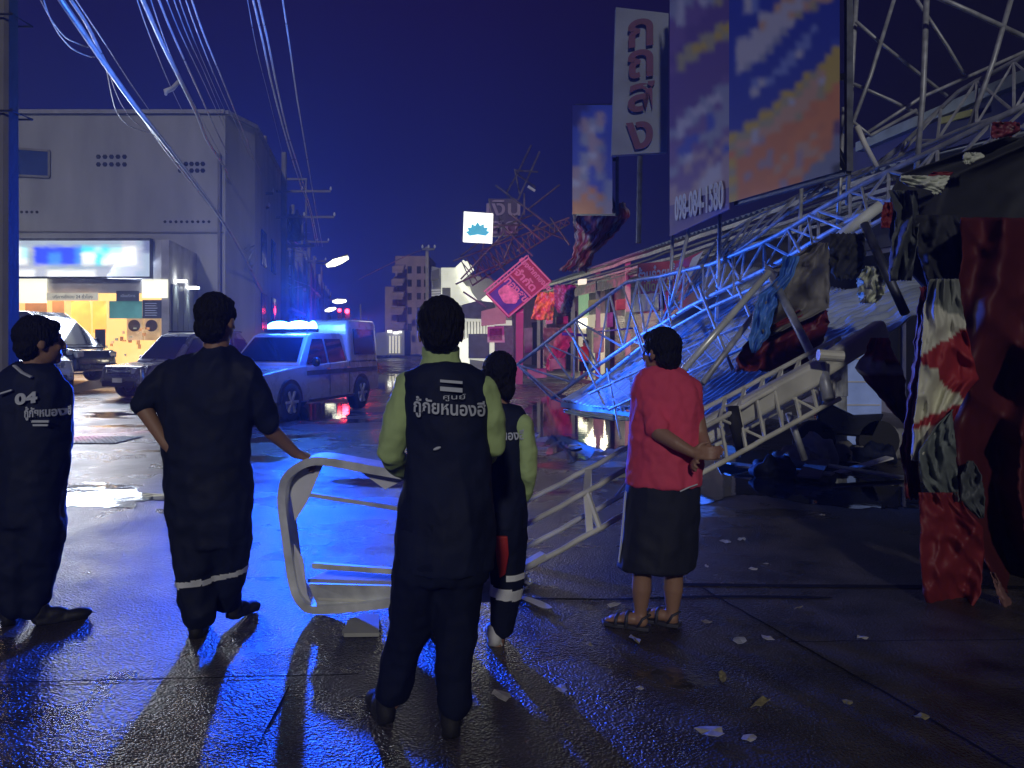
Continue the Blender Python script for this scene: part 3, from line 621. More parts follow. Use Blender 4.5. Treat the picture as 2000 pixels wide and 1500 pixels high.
def shoe(parent, heel, yaw, m, ln=.27, name='shoe', tip=0):
    Rm = Matrix.Rotation(yaw, 3, 'Z') @ Matrix.Rotation(tip, 3, 'X'); h = Vector(heel); mb = MB()
    def q(x, y, z): return h + Rm @ Vector((x, y, z))
    mb.ell(q(0, .035, .045), (.037, .045, .05), Rm); mb.ell(q(0, .10, .045), (.042, .075, .042), Rm); mb.ell(q(.003, ln - .07, .03), (.05, .075, .032), Rm); mb.box(q(0, ln / 2, .012), (.075, ln * .85, .024), Rm); mb.tube([q(0, .04, .05), q(0, .04, .11)], [.045, .042], 12)
    o = mb.obj(name, m, parent); return remesh(o, .009, 3)

# ---------------- stout man holding the frame (second from the left)
Y = 4.05
r = thing('person', 'stout man in dark overalls holding the bent frame, left hand on hip', 'person', ((415 - CX) / F * Y, Y, 0), group='onlookers with their backs to the camera')
b = MB(); hc = P(424, 626, Y); q = head(b, hc, R(-8), 1.12); b.tube([P(424, 655, Y) , P(422, 712, Y)], [.062, .078], 16)
sl, el, wl = P(326, 738, Y), P(277, 792, Y - .06), P(325, 868, Y - .1)
sr, er, wr = P(490, 738, Y), P(530, 842, Y + .10), P(578, 886, Y + .22)
b.limb([(sl, .065), (el, .045), (wl, .030)]); b.limb([(sr, .065), (er, .045), (wr, .029)])
hand(b, wl, P(350, 880, Y - .1) - wl, (.2, .6, -.4), .35); hand(b, wr, P(602, 893, Y + .27) - wr, (0, .5, -1), .85, 1.05, -1)
b.loft([ring(415, 720, 60, Y, .12), ring(410, 900, 72, Y, .12)]); o = b.obj('body', M['skin'], r); remesh(o, .0075, 4)
hair(q, 1.10, R(-8), M['hair'], r, seed=1)
b = MB()
b.loft([ring(424, 676, 22, Y, .06), ring(422, 690, 42, Y, .09), ring(415, 706, 78, Y, .115), ring(410, 730, 98, Y, .135), ring(406, 780, 97, Y, .15), ring(402, 840, 88, Y, .155), ring(404, 900, 80, Y, .155, .0), ring(408, 950, 84, Y, .16), ring(410, 1000, 82, Y, .16), ring(412, 1060, 72, Y, .14)], 28)
b.limb([(P(330, 736, Y), .085), (P(296, 772, Y - .04), .070), (P(283, 790, Y - .05), .062)]); b.limb([(P(484, 738, Y), .085), (P(512, 800, Y + .05), .068), (P(524, 826, Y + .08), .060)])
b.limb([(P(388, 1010, Y), .15), (P(386, 1100, Y - .02), .118), (P(386, 1160, Y), .098), (P(390, 1200, Y), .080)])
b.limb([(P(436, 1010, Y), .15), (P(446, 1100, Y + .05), .108), (P(440, 1140, Y + .10), .092), (P(441, 1168, Y + .15), .074)])
o = b.obj('overalls', M['navy'], r); remesh(o, .010, 4, .017, 7, 3)
b = MB(); c0 = P(390, 1143, Y); 
def band(name, c, rx, ry, h, m, parent, tilt=0, tx=0):
    mb = MB(); n_ = 28; c = Vector(c); Rm = Matrix.Rotation(tilt, 3, 'Y') @ Matrix.Rotation(tx, 3, 'X')
    vs = [c + Rm @ Vector((rx * math.cos(2 * math.pi * k / n_), ry * math.sin(2 * math.pi * k / n_), z)) for z in (-h / 2, h / 2) for k in range(n_)]
    mb.add(vs, [(k, (k + 1) % n_, n_ + (k + 1) % n_, n_ + k) for k in range(n_)]); o = mb.obj(name, m, parent, smooth=True); solid(o, .003); return o
sliceband(o, P(392, 1133, Y).z, .034, M['refl'], r, .13, (-1.9, -1.595)); sliceband(o, P(440, 1118, Y).z, .03, M['refl'], r, .2, (-1.595, -1.3))
shoe(r, P(388, 1240, Y) + Vector((0, -.05, 0)) - UP * P(388, 1240, Y).z, R(12), M['rubber']); hh = P(447, 1200, Y + .16); hh.z = .03
shoe(r, hh, R(-14), M['rubber'], tip=R(-6))
b = MB(); c = P(467, 1184, Y + .16); b.ell(c, (.03, .03, .04)); b.ell(P(374, 1228, Y - .05), (.035, .03, .03)); 

# ---------------- rescue volunteer in the middle, back to camera
Y = 3.05
r = thing('person', 'volunteer in dark lettered vest with lime sleeves standing nearest the camera in the middle', 'person', ((850 - CX) / F * Y, Y, 0), group='onlookers with their backs to the camera')
b = MB(); hc = P(861, 648, Y); q = head(b, hc, R(4), 1.03); b.tube([P(861, 672, Y), P(862, 720, Y)], [.05, .062], 16)
b.loft([ring(868, 730, 60, Y, .09), ring(870, 900, 60, Y, .09)])
wl_ = P(800, 925, Y + .26); wr_ = P(925, 905, Y + .24)
b.limb([(P(800, 760, Y), .05), (P(766, 880, Y + .02), .04), (wl_, .028)]); b.limb([(P(945, 770, Y), .05), (P(962, 872, Y + .02), .04), (wr_, .028)])
hand(b, wl_, (.5, .6, .1), (0, 0, -1), .5); hand(b, wr_, (-.5, .6, .1), (0, 0, -1), .5, thumb=-1)
b.limb([(P(768, 1340, Y + .1), .042), (P(764, 1372, Y + .1), .036)]) ; b.limb([(P(889, 1380, Y), .042), (P(886, 1400, Y), .036)])
remesh(b.obj('body', M['skin'], r), .0075, 4); hair(q, 1.06, R(4), M['hair'], r, low=-.035, seed=5)
b = MB(); b.loft([ring(861, 676, 37, Y, .068), ring(861, 700, 37, Y, .07), ring(861, 716, 44, Y, .078)]); remesh(b.obj('collar', M['lime'], r), .007, 2, .003, 20)
b = MB(); b.limb([(P(802, 752, Y), .062), (P(778, 820, Y), .062), (P(762, 882, Y + .01), .052), (P(775, 905, Y + .1), .045), (P(796, 922, Y + .22), .036)]); remesh(b.obj('sleeve', M['lime'], r), .008, 4, .008, 12, 2)
b = MB(); b.limb([(P(946, 762, Y), .055), (P(962, 820, Y), .05), (P(965, 872, Y + .02), .044), (P(945, 895, Y + .14), .04), (P(930, 905, Y + .22), .034)]); remesh(b.obj('sleeve', M['lime'], r), .008, 4, .009, 13, 8)
b = MB()
b.loft([ring(861, 704, 28, Y, .06), ring(862, 712, 52, Y, .09), ring(864, 726, 78, Y, .105), ring(866, 748, 87, Y, .118), ring(872, 790, 84, Y, .125), ring(876, 850, 80, Y, .125), ring(874, 920, 84, Y, .13), ring(872, 990, 92, Y, .145), ring(868, 1060, 98, Y, .15), ring(866, 1110, 96, Y, .14)], 30)
vest = remesh(b.obj('vest', M['navy'], r), .009, 4, .013, 7, 11)
b = MB()
b.loft([ring(868, 1000, 90, Y, .14), ring(866, 1090, 96, Y, .14), ring(862, 1130, 92, Y, .13)])
b.limb([(P(820, 1110, Y), .115), (P(802, 1220, Y + .05), .090), (P(782, 1290, Y + .08), .076), (P(768, 1348, Y + .1), .070)])
b.limb([(P(894, 1110, Y), .105), (P(890, 1220, Y - .0), .086), (P(886, 1310, Y), .073), (P(886, 1372, Y), .068)])
remesh(b.obj('trousers', M['navy2'], r), .010, 3, .012, 9, 21)
shoe(r, Vector((P(762, 1390, Y + .1).x, Y + .05, 0)), R(24), M['rubber']); shoe(r, Vector((P(884, 1430, Y).x, Y - .06, 0)), R(8), M['rubber'])
# lettering wraps onto the vest back
def wrap(o, target_parts, yfun): 
    for v in o.data.vertices: v.co.y = yfun(v.co.x) + v.co.y
def backtext(s, size, px, py, Y0, root, cx, hw, ry, m, sx=1.0, tilt=0, bold=.0, fit=None):
    """letters laid on the curved back: y follows the torso ellipse"""
    o = text(s, size, m, P(px, py, Y0), (1, 0, math.tan(tilt)), (0, 0, 1), root, 'lettering', .002, sx=sx, bold=bold, lift=0)
    c = P(cx, py, Y0); a = hw / F * Y0
    if fit:
        xs = [v.co.x for v in o.data.vertices]; x0, x1 = min(xs), max(xs); f0, f1 = P(fit[0], py, Y0 - ry * .9).x - root.location.x, P(fit[1], py, Y0 - ry * .9).x - root.location.x
        for v in o.data.vertices: v.co.x = f0 + (v.co.x - x0) / (x1 - x0) * (f1 - f0)
    for v in o.data.vertices:
        x = v.co.x + root.location.x - c.x; k = max(0.0, 1 - (x / a) ** 2); v.co.y += -ry * math.sqrt(k) - .014
    return o
backtext('กู้ภัยหนองฮี', .070, 884, 793, Y, r, 870, 92, .128, M['letter'], sx=1.22, tilt=R(-3), bold=.0015, fit=(808, 948))
b = MB()
for k, (y0, hh_) in enumerate(((738, 5), (751, 8))):
    for j in range(8):
        x0 = 866 + j * 5.2; p0, p1 = [P(x, y0 + (x - 866) * .08, Y) for x in (x0, x0 + 5.2)]
        for p in (p0, p1): p.y = Y - .128
        b.prism([p0, p1, p1 - UP * hh_ / F * Y, p0 - UP * hh_ / F * Y], (0, -.012, 0))
b.obj('emblem_stripe', M['letter'], r)
backtext('ศูนย์', .026, 888, 771, Y, r, 870, 92, .128, M['letter'], sx=1.5, fit=(867, 910))
b = MB(); c = P(860, 867, Y); c.y = Y - .132; b.ell(c, (.016, .006, .006), Matrix.Rotation(R(-20), 3, 'Y')); b.obj('badge', M['letter'], r, smooth=True)

# ---------------- shorter volunteer half hidden behind him
Y = 3.95
r = thing('person', 'shorter volunteer with tied hair half hidden behind the middle man, wide white shin bands', 'person', ((950 - CX) / F * Y, Y, 0), group='onlookers with their backs to the camera')
b = MB(); hc = P(950, 735, Y); q = head(b, hc, R(10), .95); b.tube([P(952, 752, Y), P(952, 800, Y)], [.045, .055], 14)
b.loft([ring(950, 810, 44, Y, .08), ring(950, 950, 40, Y, .08)]); w3 = P(992, 985, Y + .12)
b.limb([(P(996, 850, Y), .04), (P(1004, 910, Y), .034), (w3, .026)]); hand(b, w3, (-.1, .5, -.7), (-1, 0, 0), .6, .9)
b.limb([(P(948, 1240, Y), .04), (P(946, 1262, Y), .035)])
remesh(b.obj('body', M['skin'], r), .008, 4); hh_ = hair(q, .98, R(10), M['hair'], r, low=-.05, seed=9)
b = MB(); b.ell(P(966, 762, Y - .07), (.042, .045, .05)); remesh(b.obj('hair_bun', M['hair'], r), .006, 2, .005, 30)
b = MB(); b.loft([ring(952, 785, 20, Y, .055), ring(955, 796, 40, Y, .08), ring(956, 815, 52, Y, .10), ring(955, 860, 53, Y, .11), ring(952, 930, 50, Y, .11), ring(952, 1000, 54, Y, .12), ring(952, 1030, 54, Y, .12)], 26)
remesh(b.obj('vest', M['navy'], r), .010, 5, .008, 9, 31)
b = MB(); b.limb([(P(996, 832, Y - .04), .058), (P(1004, 880, Y - .04), .055), (P(1006, 922, Y - .03), .050), (P(1000, 966, Y + .05), .042)]); remesh(b.obj('sleeve', M['lime'], r), .008, 4, .007, 14, 3)
b = MB(); b.limb([(P(912, 830, Y), .05), (P(903, 900, Y), .045), (P(905, 950, Y + .1), .036)]); remesh(b.obj('sleeve', M['lime'], r), .008, 4, .007, 14, 3)
b = MB(); b.loft([ring(952, 985, 54, Y, .12), ring(950, 1050, 57, Y, .125), ring(945, 1080, 50, Y, .11)])
b.limb([(P(968, 1050, Y), .10), (P(966, 1140, Y - .02), .082), (P(955, 1222, Y), .064)]); b.limb([(P(922, 1050, Y), .10), (P(880, 1150, Y + .15), .082), (P(850, 1190, Y + .2), .064)])
tw = remesh(b.obj('trousers', M['navy2'], r), .010, 5, .008, 9, 41)
xm = P(915, 1150, Y).x; sliceband(tw, P(958, 1152, Y).z, .060, M['refl'], r, -.12, (xm, xm + .3)); sliceband(tw, P(868, 1165, Y).z, .055, M['refl'], r, .2, (xm - .3, xm)); sliceband(tw, P(978, 1118, Y).z, .03, M['refl'], r, 0, (P(965, 1100, Y).x, P(1100, 1100, Y).x))
shoe(r, Vector((P(944, 1262, Y).x, Y - .05, 0)), R(6), M['white'], .25); shoe(r, Vector((P(842, 1240, Y + .2).x, Y + .16, 0)), R(30), M['rubber'], .25)
backtext('กู้ภัยหนองฮี', .062, 958, 846, Y, r, 955, 60, .112, M['letter'], sx=1.0, bold=.0015, fit=(906, 1000))
b = MB(); c = P(953, 1068, Y - .16); Rm = Matrix.Rotation(R(8), 3, 'Y')
b.prism([P(940, 1046, Y - .135), P(966, 1046, Y - .135), P(968, 1082, Y - .14), P(962, 1120, Y - .12), P(950, 1128, Y - .12), P(944, 1090, Y - .14)], (0, -.02, 0)); bev(b.obj('red_pouch', mat('red_pouch', (.5, .03, .03), .6), r), .006)

r.location.x += .065
# ---------------- woman in red jersey
Y = 4.2
r = thing('person', 'woman in red jersey and dark knee length shorts with hands clasped behind her back', 'person', ((1285 - CX) / F * Y, Y, 0), group='onlookers with their backs to the camera')
b = MB(); yw = R(42); hc = P(1288, 688, Y); q = head(b, hc, yw, 1.0); b.tube([P(1290, 705, Y), P(1293, 745, Y)], [.052, .062], 14)
b.loft([ring(1298, 750, 44, Y, .09), ring(1298, 940, 50, Y, .1)])
we, wh = P(1287, 846, Y - .16), P(1352, 884, Y - .24)
b.limb([(P(1268, 762, Y - .02), .052), (we, .044), (P(1320, 866, Y - .22), .037), (wh, .027)])
b.limb([(P(1350, 770, Y), .05), (P(1368, 850, Y - .06), .042), (P(1384, 884, Y - .16), .028)])
hand(b, wh, (1, .05, -.05), (0, -1, .35), .5, .95); hand(b, P(1386, 884, Y - .17), (-.8, -.3, -.2), (0, -.6, -.8), .7, .95, -1)
for x0, y0, dy in ((1252, 1205, -.02), (1314, 1210, .02)):
    b.limb([(P(x0 + 2, 1060, Y + dy), .075), (P(x0 + 2, 1125, Y + dy), .052), (P(x0 + 1, 1150, Y + dy), .054), (P(x0 - 1, 1190, Y + dy), .036), (P(x0 - 2, 1214, Y + dy), .036)])
for hx, hy_, dy, yaw_ in ((1256, 1224, -.05, R(64)), (1318, 1224, 0, R(58))):
    Rm = Matrix.Rotation(yaw_, 3, 'Z'); h = Vector((P(hx, hy_, Y).x, Y + dy, 0))
    def qf(x, y, z): return h + Rm @ Vector((x, y, z))
    b.ell(qf(0, .02, .045), (.033, .038, .033), Rm); b.ell(qf(0, .085, .05), (.036, .065, .033), Rm); b.ell(qf(0, .15, .04), (.043, .05, .02), Rm)
    for k in range(5): b.limb([(qf(-.03 + k * .015, .17, .034), .011), (qf(-.034 + k * .017, .215 - .006 * abs(k - 1), .032), .009 + (.003 if k == 4 else 0))], 8)
remesh(b.obj('body', M['skin'], r), .0062, 4); hair(q, 1.04, yw, M['hair'], r, low=-.055, seed=14)
b = MB()
b.loft([ring(1292, 716, 26, Y, .065), ring(1293, 724, 42, Y, .085), ring(1296, 738, 56, Y, .11), ring(1300, 765, 66, Y, .14), ring(1302, 800, 70, Y, .155), ring(1301, 850, 71, Y, .165), ring(1299, 900, 73, Y, .17), ring(1296, 946, 74, Y, .175)], 30)
b.limb([(P(1268, 756, Y - .02), .078), (P(1276, 800, Y - .07), .074), (P(1284, 834, Y - .13), .066)]); b.limb([(P(1346, 762, Y), .07), (P(1356, 820, Y - .03), .058)])
remesh(b.obj('jersey', M['red'], r), .008, 3, .011, 11, 51)
b = MB(); b.loft([ring(1296, 935, 71, Y, .165), ring(1292, 1000, 73, Y, .17), ring(1287, 1060, 75, Y, .175), ring(1282, 1108, 77, Y, .17)], 30)
o = b.obj('shorts', mat('dark_shorts', (.014, .017, .035), .8, bump=.004, bs=14), r); remesh(o, .010, 4, .010, 7, 61)
b = MB(); b.tube([P(1222, 960, Y - .02), P(1215, 1040, Y - .02), P(1209, 1098, Y - .02)], .006, 6); b.obj('side_stripe', M['letter'], r)
b = MB(); b.tube([P(1328, 960, Y - .172), P(1345, 952, Y - .165), P(1362, 946, Y - .14)], .004, 6); b.obj('drawstring', M['letter'], r)
M['sandal'] = mat('sandal_foam', (.05, .05, .07), .6)
for hx, dy, yaw_ in ((1256, -.05, R(64)), (1318, 0, R(58))):
    Rm = Matrix.Rotation(yaw_, 3, 'Z'); h = Vector((P(hx, 1224, Y).x, Y + dy, 0))
    def qf(x, y, z): return h + Rm @ Vector((x, y, z))
    out_ = [(-.03, -.03), (.03, -.03), (.042, .03), (.04, .1), (.055, .16), (.045, .22), (0, .245), (-.045, .22), (-.05, .15), (-.036, .09), (-.042, .03)]
    b = MB(); b.prism([qf(x, y, .002) for x, y in out_], (0, 0, .02)); s_ = bev(b.obj('sandal', M['sandal'], r), .004)
    b = MB()
    for yy, z in ((.09, .088), (.15, .066)):
        b.tube([qf(-.05, yy, .015), qf(-.035, yy, z - .012), qf(0, yy, z), qf(.035, yy, z - .012), qf(.05, yy, .015)], .010, 8, sq=.5)
    b.tube([qf(-.035, .03, .02), qf(-.04, -.0, .07), qf(0, -.03, .085), qf(.04, 0, .07), qf(.035, .03, .02)], .007, 8); sub(b, 'strap', M['sandal'], s_, True)

# ---------------- man at the far left
Y = 4.2
r = thing('person', 'man in dark vest numbered 04 seen from behind at the left edge', 'person', ((58 - CX) / F * Y, Y, 0), group='onlookers with their backs to the camera')
b = MB(); hc = P(80, 668, Y); q = head(b, hc, R(-48), 1.06); b.tube([P(74, 690, Y), P(66, 735, Y)], [.058, .07], 14)
b.loft([ring(58, 740, 50, Y, .1), ring(60, 940, 55, Y, .1)])
w5 = P(100, 900, Y + .28); w6 = P(20, 930, Y + .25)
b.limb([(P(108, 765, Y + .05), .055), (P(118, 860, Y + .08), .042), (w5, .028)]); b.limb([(P(0, 760, Y), .055), (P(-12, 860, Y), .042), (w6, .028)])
hand(b, w5, (-.4, .6, 0), (0, 0, -1), .6, thumb=-1); hand(b, w6, (.5, .5, 0), (0, 0, -1), .6)
remesh(b.obj('body', M['skin'], r), .008, 4); hair(q, 1.1, R(-48), M['hair'], r, low=-.05, seed=19)
b = MB()
b.loft([ring(66, 708, 30, Y, .07), ring(62, 722, 52, Y, .1), ring(58, 745, 66, Y, .13), ring(58, 790, 70, Y, .15), ring(60, 850, 73, Y, .165), ring(60, 910, 70, Y, .165), ring(58, 960, 68, Y, .165), ring(56, 1020, 64, Y, .16)], 28)
b.limb([(P(112, 762, Y + .03), .075), (P(122, 830, Y + .06), .06), (P(120, 868, Y + .1), .055)]); b.limb([(P(2, 762, Y), .075), (P(-10, 840, Y), .065)])
b.limb([(P(36, 1020, Y), .14), (P(30, 1110, Y), .115), (P(28, 1180, Y), .08)]); b.limb([(P(78, 1020, Y), .135), (P(70, 1120, Y + .05), .11), (P(62, 1180, Y + .04), .08)])
remesh(b.obj('overalls', M['navy'], r), .012, 5, .012, 8, 71)
shoe(r, Vector((P(58, 1222, Y).x, Y + .02, 0)), R(-62), M['rubber'], .29); shoe(r, Vector((P(18, 1228, Y).x, Y - .02, 0)), R(20), M['rubber'], .29)
b = MB(); b.tube([P(28, 714, Y - .11), P(44, 728, Y - .125), P(62, 737, Y - .125)], .014, 8, sq=.4); b.obj('shoulder_strap', M['letter'], r)
backtext('04', .075, 55, 775, Y, r, 58, 72, .155, M['letter'], sx=1.15, tilt=R(8), bold=.004, fit=(36, 72))
b = MB(); p0, p1 = P(36, 766, Y), P(62, 758, Y)
for p in (p0, p1): p.y = Y - .165
b.beam(p0, p1, .012, .008); b.obj('emblem_stripe', M['letter'], r)
backtext('กู้ภัยหนองฮี', .062, 96, 802, Y, r, 58, 76, .17, M['letter'], sx=1.0, bold=.002, fit=(52, 110))
b = MB(); p0 = P(118, 818, Y); b.box((p0.x - .03, Y - .135, p0.z), (.1, .01, .012)); b.box((p0.x - .025, Y - .135, p0.z - .02), (.08, .01, .010)); b.obj('emblem_stripe', M['letter'], r)

# ---------------- person far off in an orange shirt by the shops
Y = 31
r = thing('person', 'small distant person in orange shirt standing before the pink lit shops', 'person', ((1140 - CX) / F * Y, Y, 0)); k = F / Y
def Z(px, z): return Vector(((px - CX) / F * Y, Y, z))
b = MB(); q = head(b, Z(1143, 1.55), R(60), 1.1); b.tube([Z(1142, 1.45), Z(1141, 1.3)], [.055, .06], 10)
b.limb([(Z(1136, .8), .09), (Z(1136, .45), .07), (Z(1136, .06), .05)], 8); b.limb([(Z(1144, .8), .09), (Z(1145, .45), .07), (Z(1145, .06), .05)], 8); b.limb([(Z(1133, 1.3), .05), (Z(1132, 1.02), .04), (Z(1139, .98), .03)], 8)
b.ell(Z(1136, .04) + Vector((-.05, -.05, 0)), (.1, .06, .04)); b.ell(Z(1145, .04) + Vector((-.05, -.05, 0)), (.1, .06, .04))
remesh(b.obj('body', M['skin'], r), .02, 3); hair(q, 1.12, R(60), M['hair'], r)
b = MB(); b.loft([(Z(1141, 1.42), .1, .08), (Z(1141, 1.34), .2, .12), (Z(1141, 1.1), .2, .14), (Z(1140, .8), .2, .15)]); b.limb([(Z(1133, 1.32), .075), (Z(1132, 1.12), .065)], 8); remesh(b.obj('shirt', M['orange'], r), .02, 3)
b = MB(); b.loft([(Z(1140, .85), .19, .14), (Z(1140, .42), .2, .13)]); remesh(b.obj('shorts', M['navy'], r), .02, 2)
# ================================================================== VEHICLES (local: front towards -Y, wheels on z = 0)
M['headlight'] = mat('headlight_glass', (.5, .52, .55), .08, .6, var=0)
M['lamp_red'] = mat('tail_lamp', (.12, .01, .01), .2)
M['plate'] = mat('number_plate', (.6, .6, .6), .5)
def wheel(root, x, y, r=.37, wd=.24):
    mb = MB(); s_ = 1 if x > 0 else -1; v = []; n_ = 28
    prof = [(-.5, .62), (-.5, .93), (-.38, 1), (.38, 1), (.5, .93), (.5, .62)]
    for a, rr in prof:
        for k in range(n_): t = 2 * math.pi * k / n_; v.append((x + a * wd, y + rr * r * math.cos(t), r + rr * r * math.sin(t)))
    mb.add(v, [(i * n_ + k, i * n_ + (k + 1) % n_, (i + 1) * n_ + (k + 1) % n_, (i + 1) * n_ + k) for i in range(5) for k in range(n_)])
    ty = mb.obj('wheel', M['rubber'], root, world=False, smooth=True)
    mb = MB(); xo = x + s_ * wd * .28; mb.tube([(xo, y, r), (xo + s_ * .02, y, r)], r * .64, 24)
    for k in range(6):
        t = 2 * math.pi * k / 6; mb.beam((xo + s_ * .04, y, r), (xo + s_ * .045, y + math.cos(t) * r * .62, r + math.sin(t) * r * .62), .05, .045, up=(1, 0, 0))
    mb.tube([(xo, y, r), (xo + s_ * .07, y, r)], r * .14, 12); sub(mb, 'rim', M['steel'], ty)
def shell(root, name, secs, m, bw=.04, seg=3):
    cab = name in ('cab', 'cabin', 'canopy')
    """secs: list of (y, z_low, z_high, half width low, half width high)"""
    v = []; f = []
    for y, z0, z1, w0, w1 in secs:
        wm = (w0 + w1) / 2 if cab else w0; v += [(-w0, y, z0), (-wm, y, z0 + (z1 - z0) * .5), (-w1, y, z1), (w1, y, z1), (wm, y, z0 + (z1 - z0) * .5), (w0, y, z0)]
    n_ = len(secs)
    for i in range(n_ - 1):
        for k in range(6): f.append((i * 6 + k, i * 6 + (k + 1) % 6, (i + 1) * 6 + (k + 1) % 6, (i + 1) * 6 + k))
    f.append((0, 1, 2, 3, 4, 5)); f.append(tuple((n_ - 1) * 6 + k for k in range(6))[::-1])
    mb = MB(); mb.add(v, f); o = mb.obj(name, m, root, world=False); bev(o, bw, seg); o.data.shade_smooth()
    wn = o.modifiers.new('wn', 'WEIGHTED_NORMAL'); wn.keep_sharp = True; return o
def pane(root, name, pts, m, t=.012, out=None, parent=None):
    mb = MB(); p = [Vector(x) for x in pts]; n_ = (p[1] - p[0]).cross(p[2] - p[0]).normalized()
    mb.prism([x - n_ * .006 for x in p], n_ * t); o = mb.obj(name, m, root, world=False); return o
def arches(root, ys, w_, r):
    for y in ys:
        for s_ in (-1, 1):
            mb = MB(); n_ = 14; pts = [(s_ * w_, y + math.cos(math.pi * k / n_) * (r + .07), r + math.sin(math.pi * k / n_) * (r + .07)) for k in range(n_ + 1)]
            mb.prism(pts, (-s_ * .25, 0, 0)); mb.obj('wheel_arch', M['black'], root, world=False)
# ---------------- police pickup with canopy and light bar
ang = math.atan2(.8, 3.1)
pk = thing('pickup_truck', 'police pickup with tall rear canopy and glowing blue light bar on its cab', 'pickup truck', (-4.83, 17.0, 0), -ang * 0 + R(-14.5))
pw = M['white_paint']
shell(pk, 'lower_body', [(-2.55, .45, .72, .70, .66), (-2.5, .40, .95, .84, .78), (-1.2, .34, 1.08, .88, .84), (.0, .32, 1.12, .89, .86), (1.0, .34, 1.15, .89, .86), (2.55, .42, 1.15, .88, .85)], pw)
shell(pk, 'cab', [(-1.15, 1.02, 1.10, .82, .80), (-.55, 1.02, 1.70, .84, .66), (-.35, 1.02, 1.76, .84, .66), (.85, 1.02, 1.78, .84, .68), (1.02, 1.02, 1.60, .84, .7)], pw, .05)
shell(pk, 'canopy', [(.98, 1.1, 2.02, .86, .78), (1.1, 1.1, 2.10, .88, .80), (2.4, 1.1, 2.10, .88, .80), (2.5, 1.1, 2.02, .86, .78)], pw, .05)
g_ = M['glass']
pane(pk, 'windscreen', [(.72, -1.10, 1.17), (.58, -.60, 1.67), (-.58, -.60, 1.67), (-.72, -1.10, 1.17)], g_)
for s_ in (-1, 1):
    def sp(y, z): return (s_ * (.845 - (z - 1.05) * .25 + .012), y, z)
    a = [sp(-.95, 1.12), sp(-.05, 1.12), sp(-.05, 1.64), sp(-.48, 1.64)]; b_ = [sp(.05, 1.12), sp(.85, 1.12), sp(.78, 1.64), sp(.05, 1.64)]
    for q_ in (a, b_): pane(pk, 'side_window', q_ if s_ > 0 else q_[::-1], g_)
    def cp(y, z): return (s_ * (.885 - (z - 1.1) * .083 + .010), y, z)
    c_ = [cp(1.2, 1.28), cp(2.3, 1.28), cp(2.3, 1.88), cp(1.2, 1.88)]; pane(pk, 'canopy_window', c_ if s_ > 0 else c_[::-1], g_)
    for y in (-.02, .92):
        mb = MB(); mb.box((s_ * .895, y, .78), (.006, .012, .72)); mb.obj('door_seam', M['black'], pk, world=False)
    for y in (-.2, .75): mb = MB(); mb.beam((s_ * .905, y, 1.0), (s_ * .905, y + .16, 1.0), .03, .03); mb.obj('door_handle', M['chrome'], pk, world=False)
    mb = MB(); mb.ell((s_ * 1.0, -.82, 1.16), (.10, .06, .10)); mb.obj('mirror', M['black'], pk, world=False, smooth=True)
    mb = MB(); mb.box((s_ * .62, -2.50, .82), (.34, .12, .16)); bev(mb.obj('headlight', M['headlight'], pk, world=False), .03)
    mb = MB(); mb.box((s_ * .80, 2.54, .9), (.12, .06, .34)); mb.obj('tail_light', M['lamp_red'], pk, world=False)
    mb = MB(); mb.beam((s_ * .90, -.9, .36), (s_ * .90, 1.0, .36), .12, .05); mb.obj('side_step', M['black'], pk, world=False)
mb = MB(); mb.box((0, -2.58, .5), (1.62, .16, .22)); bev(mb.obj('bumper', M['darksteel'], pk, world=False), .04)
mb = MB()
for k in range(5): mb.box((0, -2.545, .72 + k * .045), (.86, .05, .02))
mb.obj('grille', M['chrome'], pk, world=False); mb = MB(); mb.box((0, -2.67, .5), (.36, .02, .12)); mb.obj('number_plate', M['plate'], pk, world=False)
mb = MB(); mb.tube([(.6, -.5, 1.7), (.62, -.4, 2.35)], .008, 5); mb.obj('aerial', M['black'], pk, world=False)
for s_ in (-1, 1):
    mb = MB(); mb.prism([(s_ * .893, -1.0, .88), (s_ * .893, 2.4, .88), (s_ * .893, 2.4, .98), (s_ * .893, -1.0, .98)], (s_ * .006, 0, 0)); mb.obj('livery_stripe', M['darksteel'], pk, world=False)
mb = MB(); mb.box((0, 2.62, .5), (1.6, .14, .14)); mb.obj('rear_bumper', M['darksteel'], pk, world=False)
for s_ in (-1, 1):
    wheel(pk, s_ * .79, -1.62, .38); wheel(pk, s_ * .79, 1.56, .38)
arches(pk, (-1.62, 1.56), .894, .38)
mb = MB(); mb.box((0, -.1, 1.83), (1.18, .28, .07)); bar = mb.obj('light_bar', M['black'], pk, world=False)
def lens(x0, x1, m, nm):
    mb = MB(); mb.ell(((x0 + x1) / 2, -.1, 1.92), ((x1 - x0) / 2, .15, .115)); mb.box(((x0 + x1) / 2, -.1, 1.90), ((x1 - x0) * .8, .22, .08)); o = sub(mb, nm, m, bar)
lens(-.58, .0, mat('blue_lens', (.05, .3, 1), .2, emit=(.10, .55, 1), es=22), 'blue_lens'); lens(-.12, .50, mat('blue_lens_core', (.3, .7, 1), .2, emit=(.25, .8, 1), es=40), 'blue_lens'); lens(.47, .58, mat('blue_lens', (.05, .3, 1)), 'blue_lens')
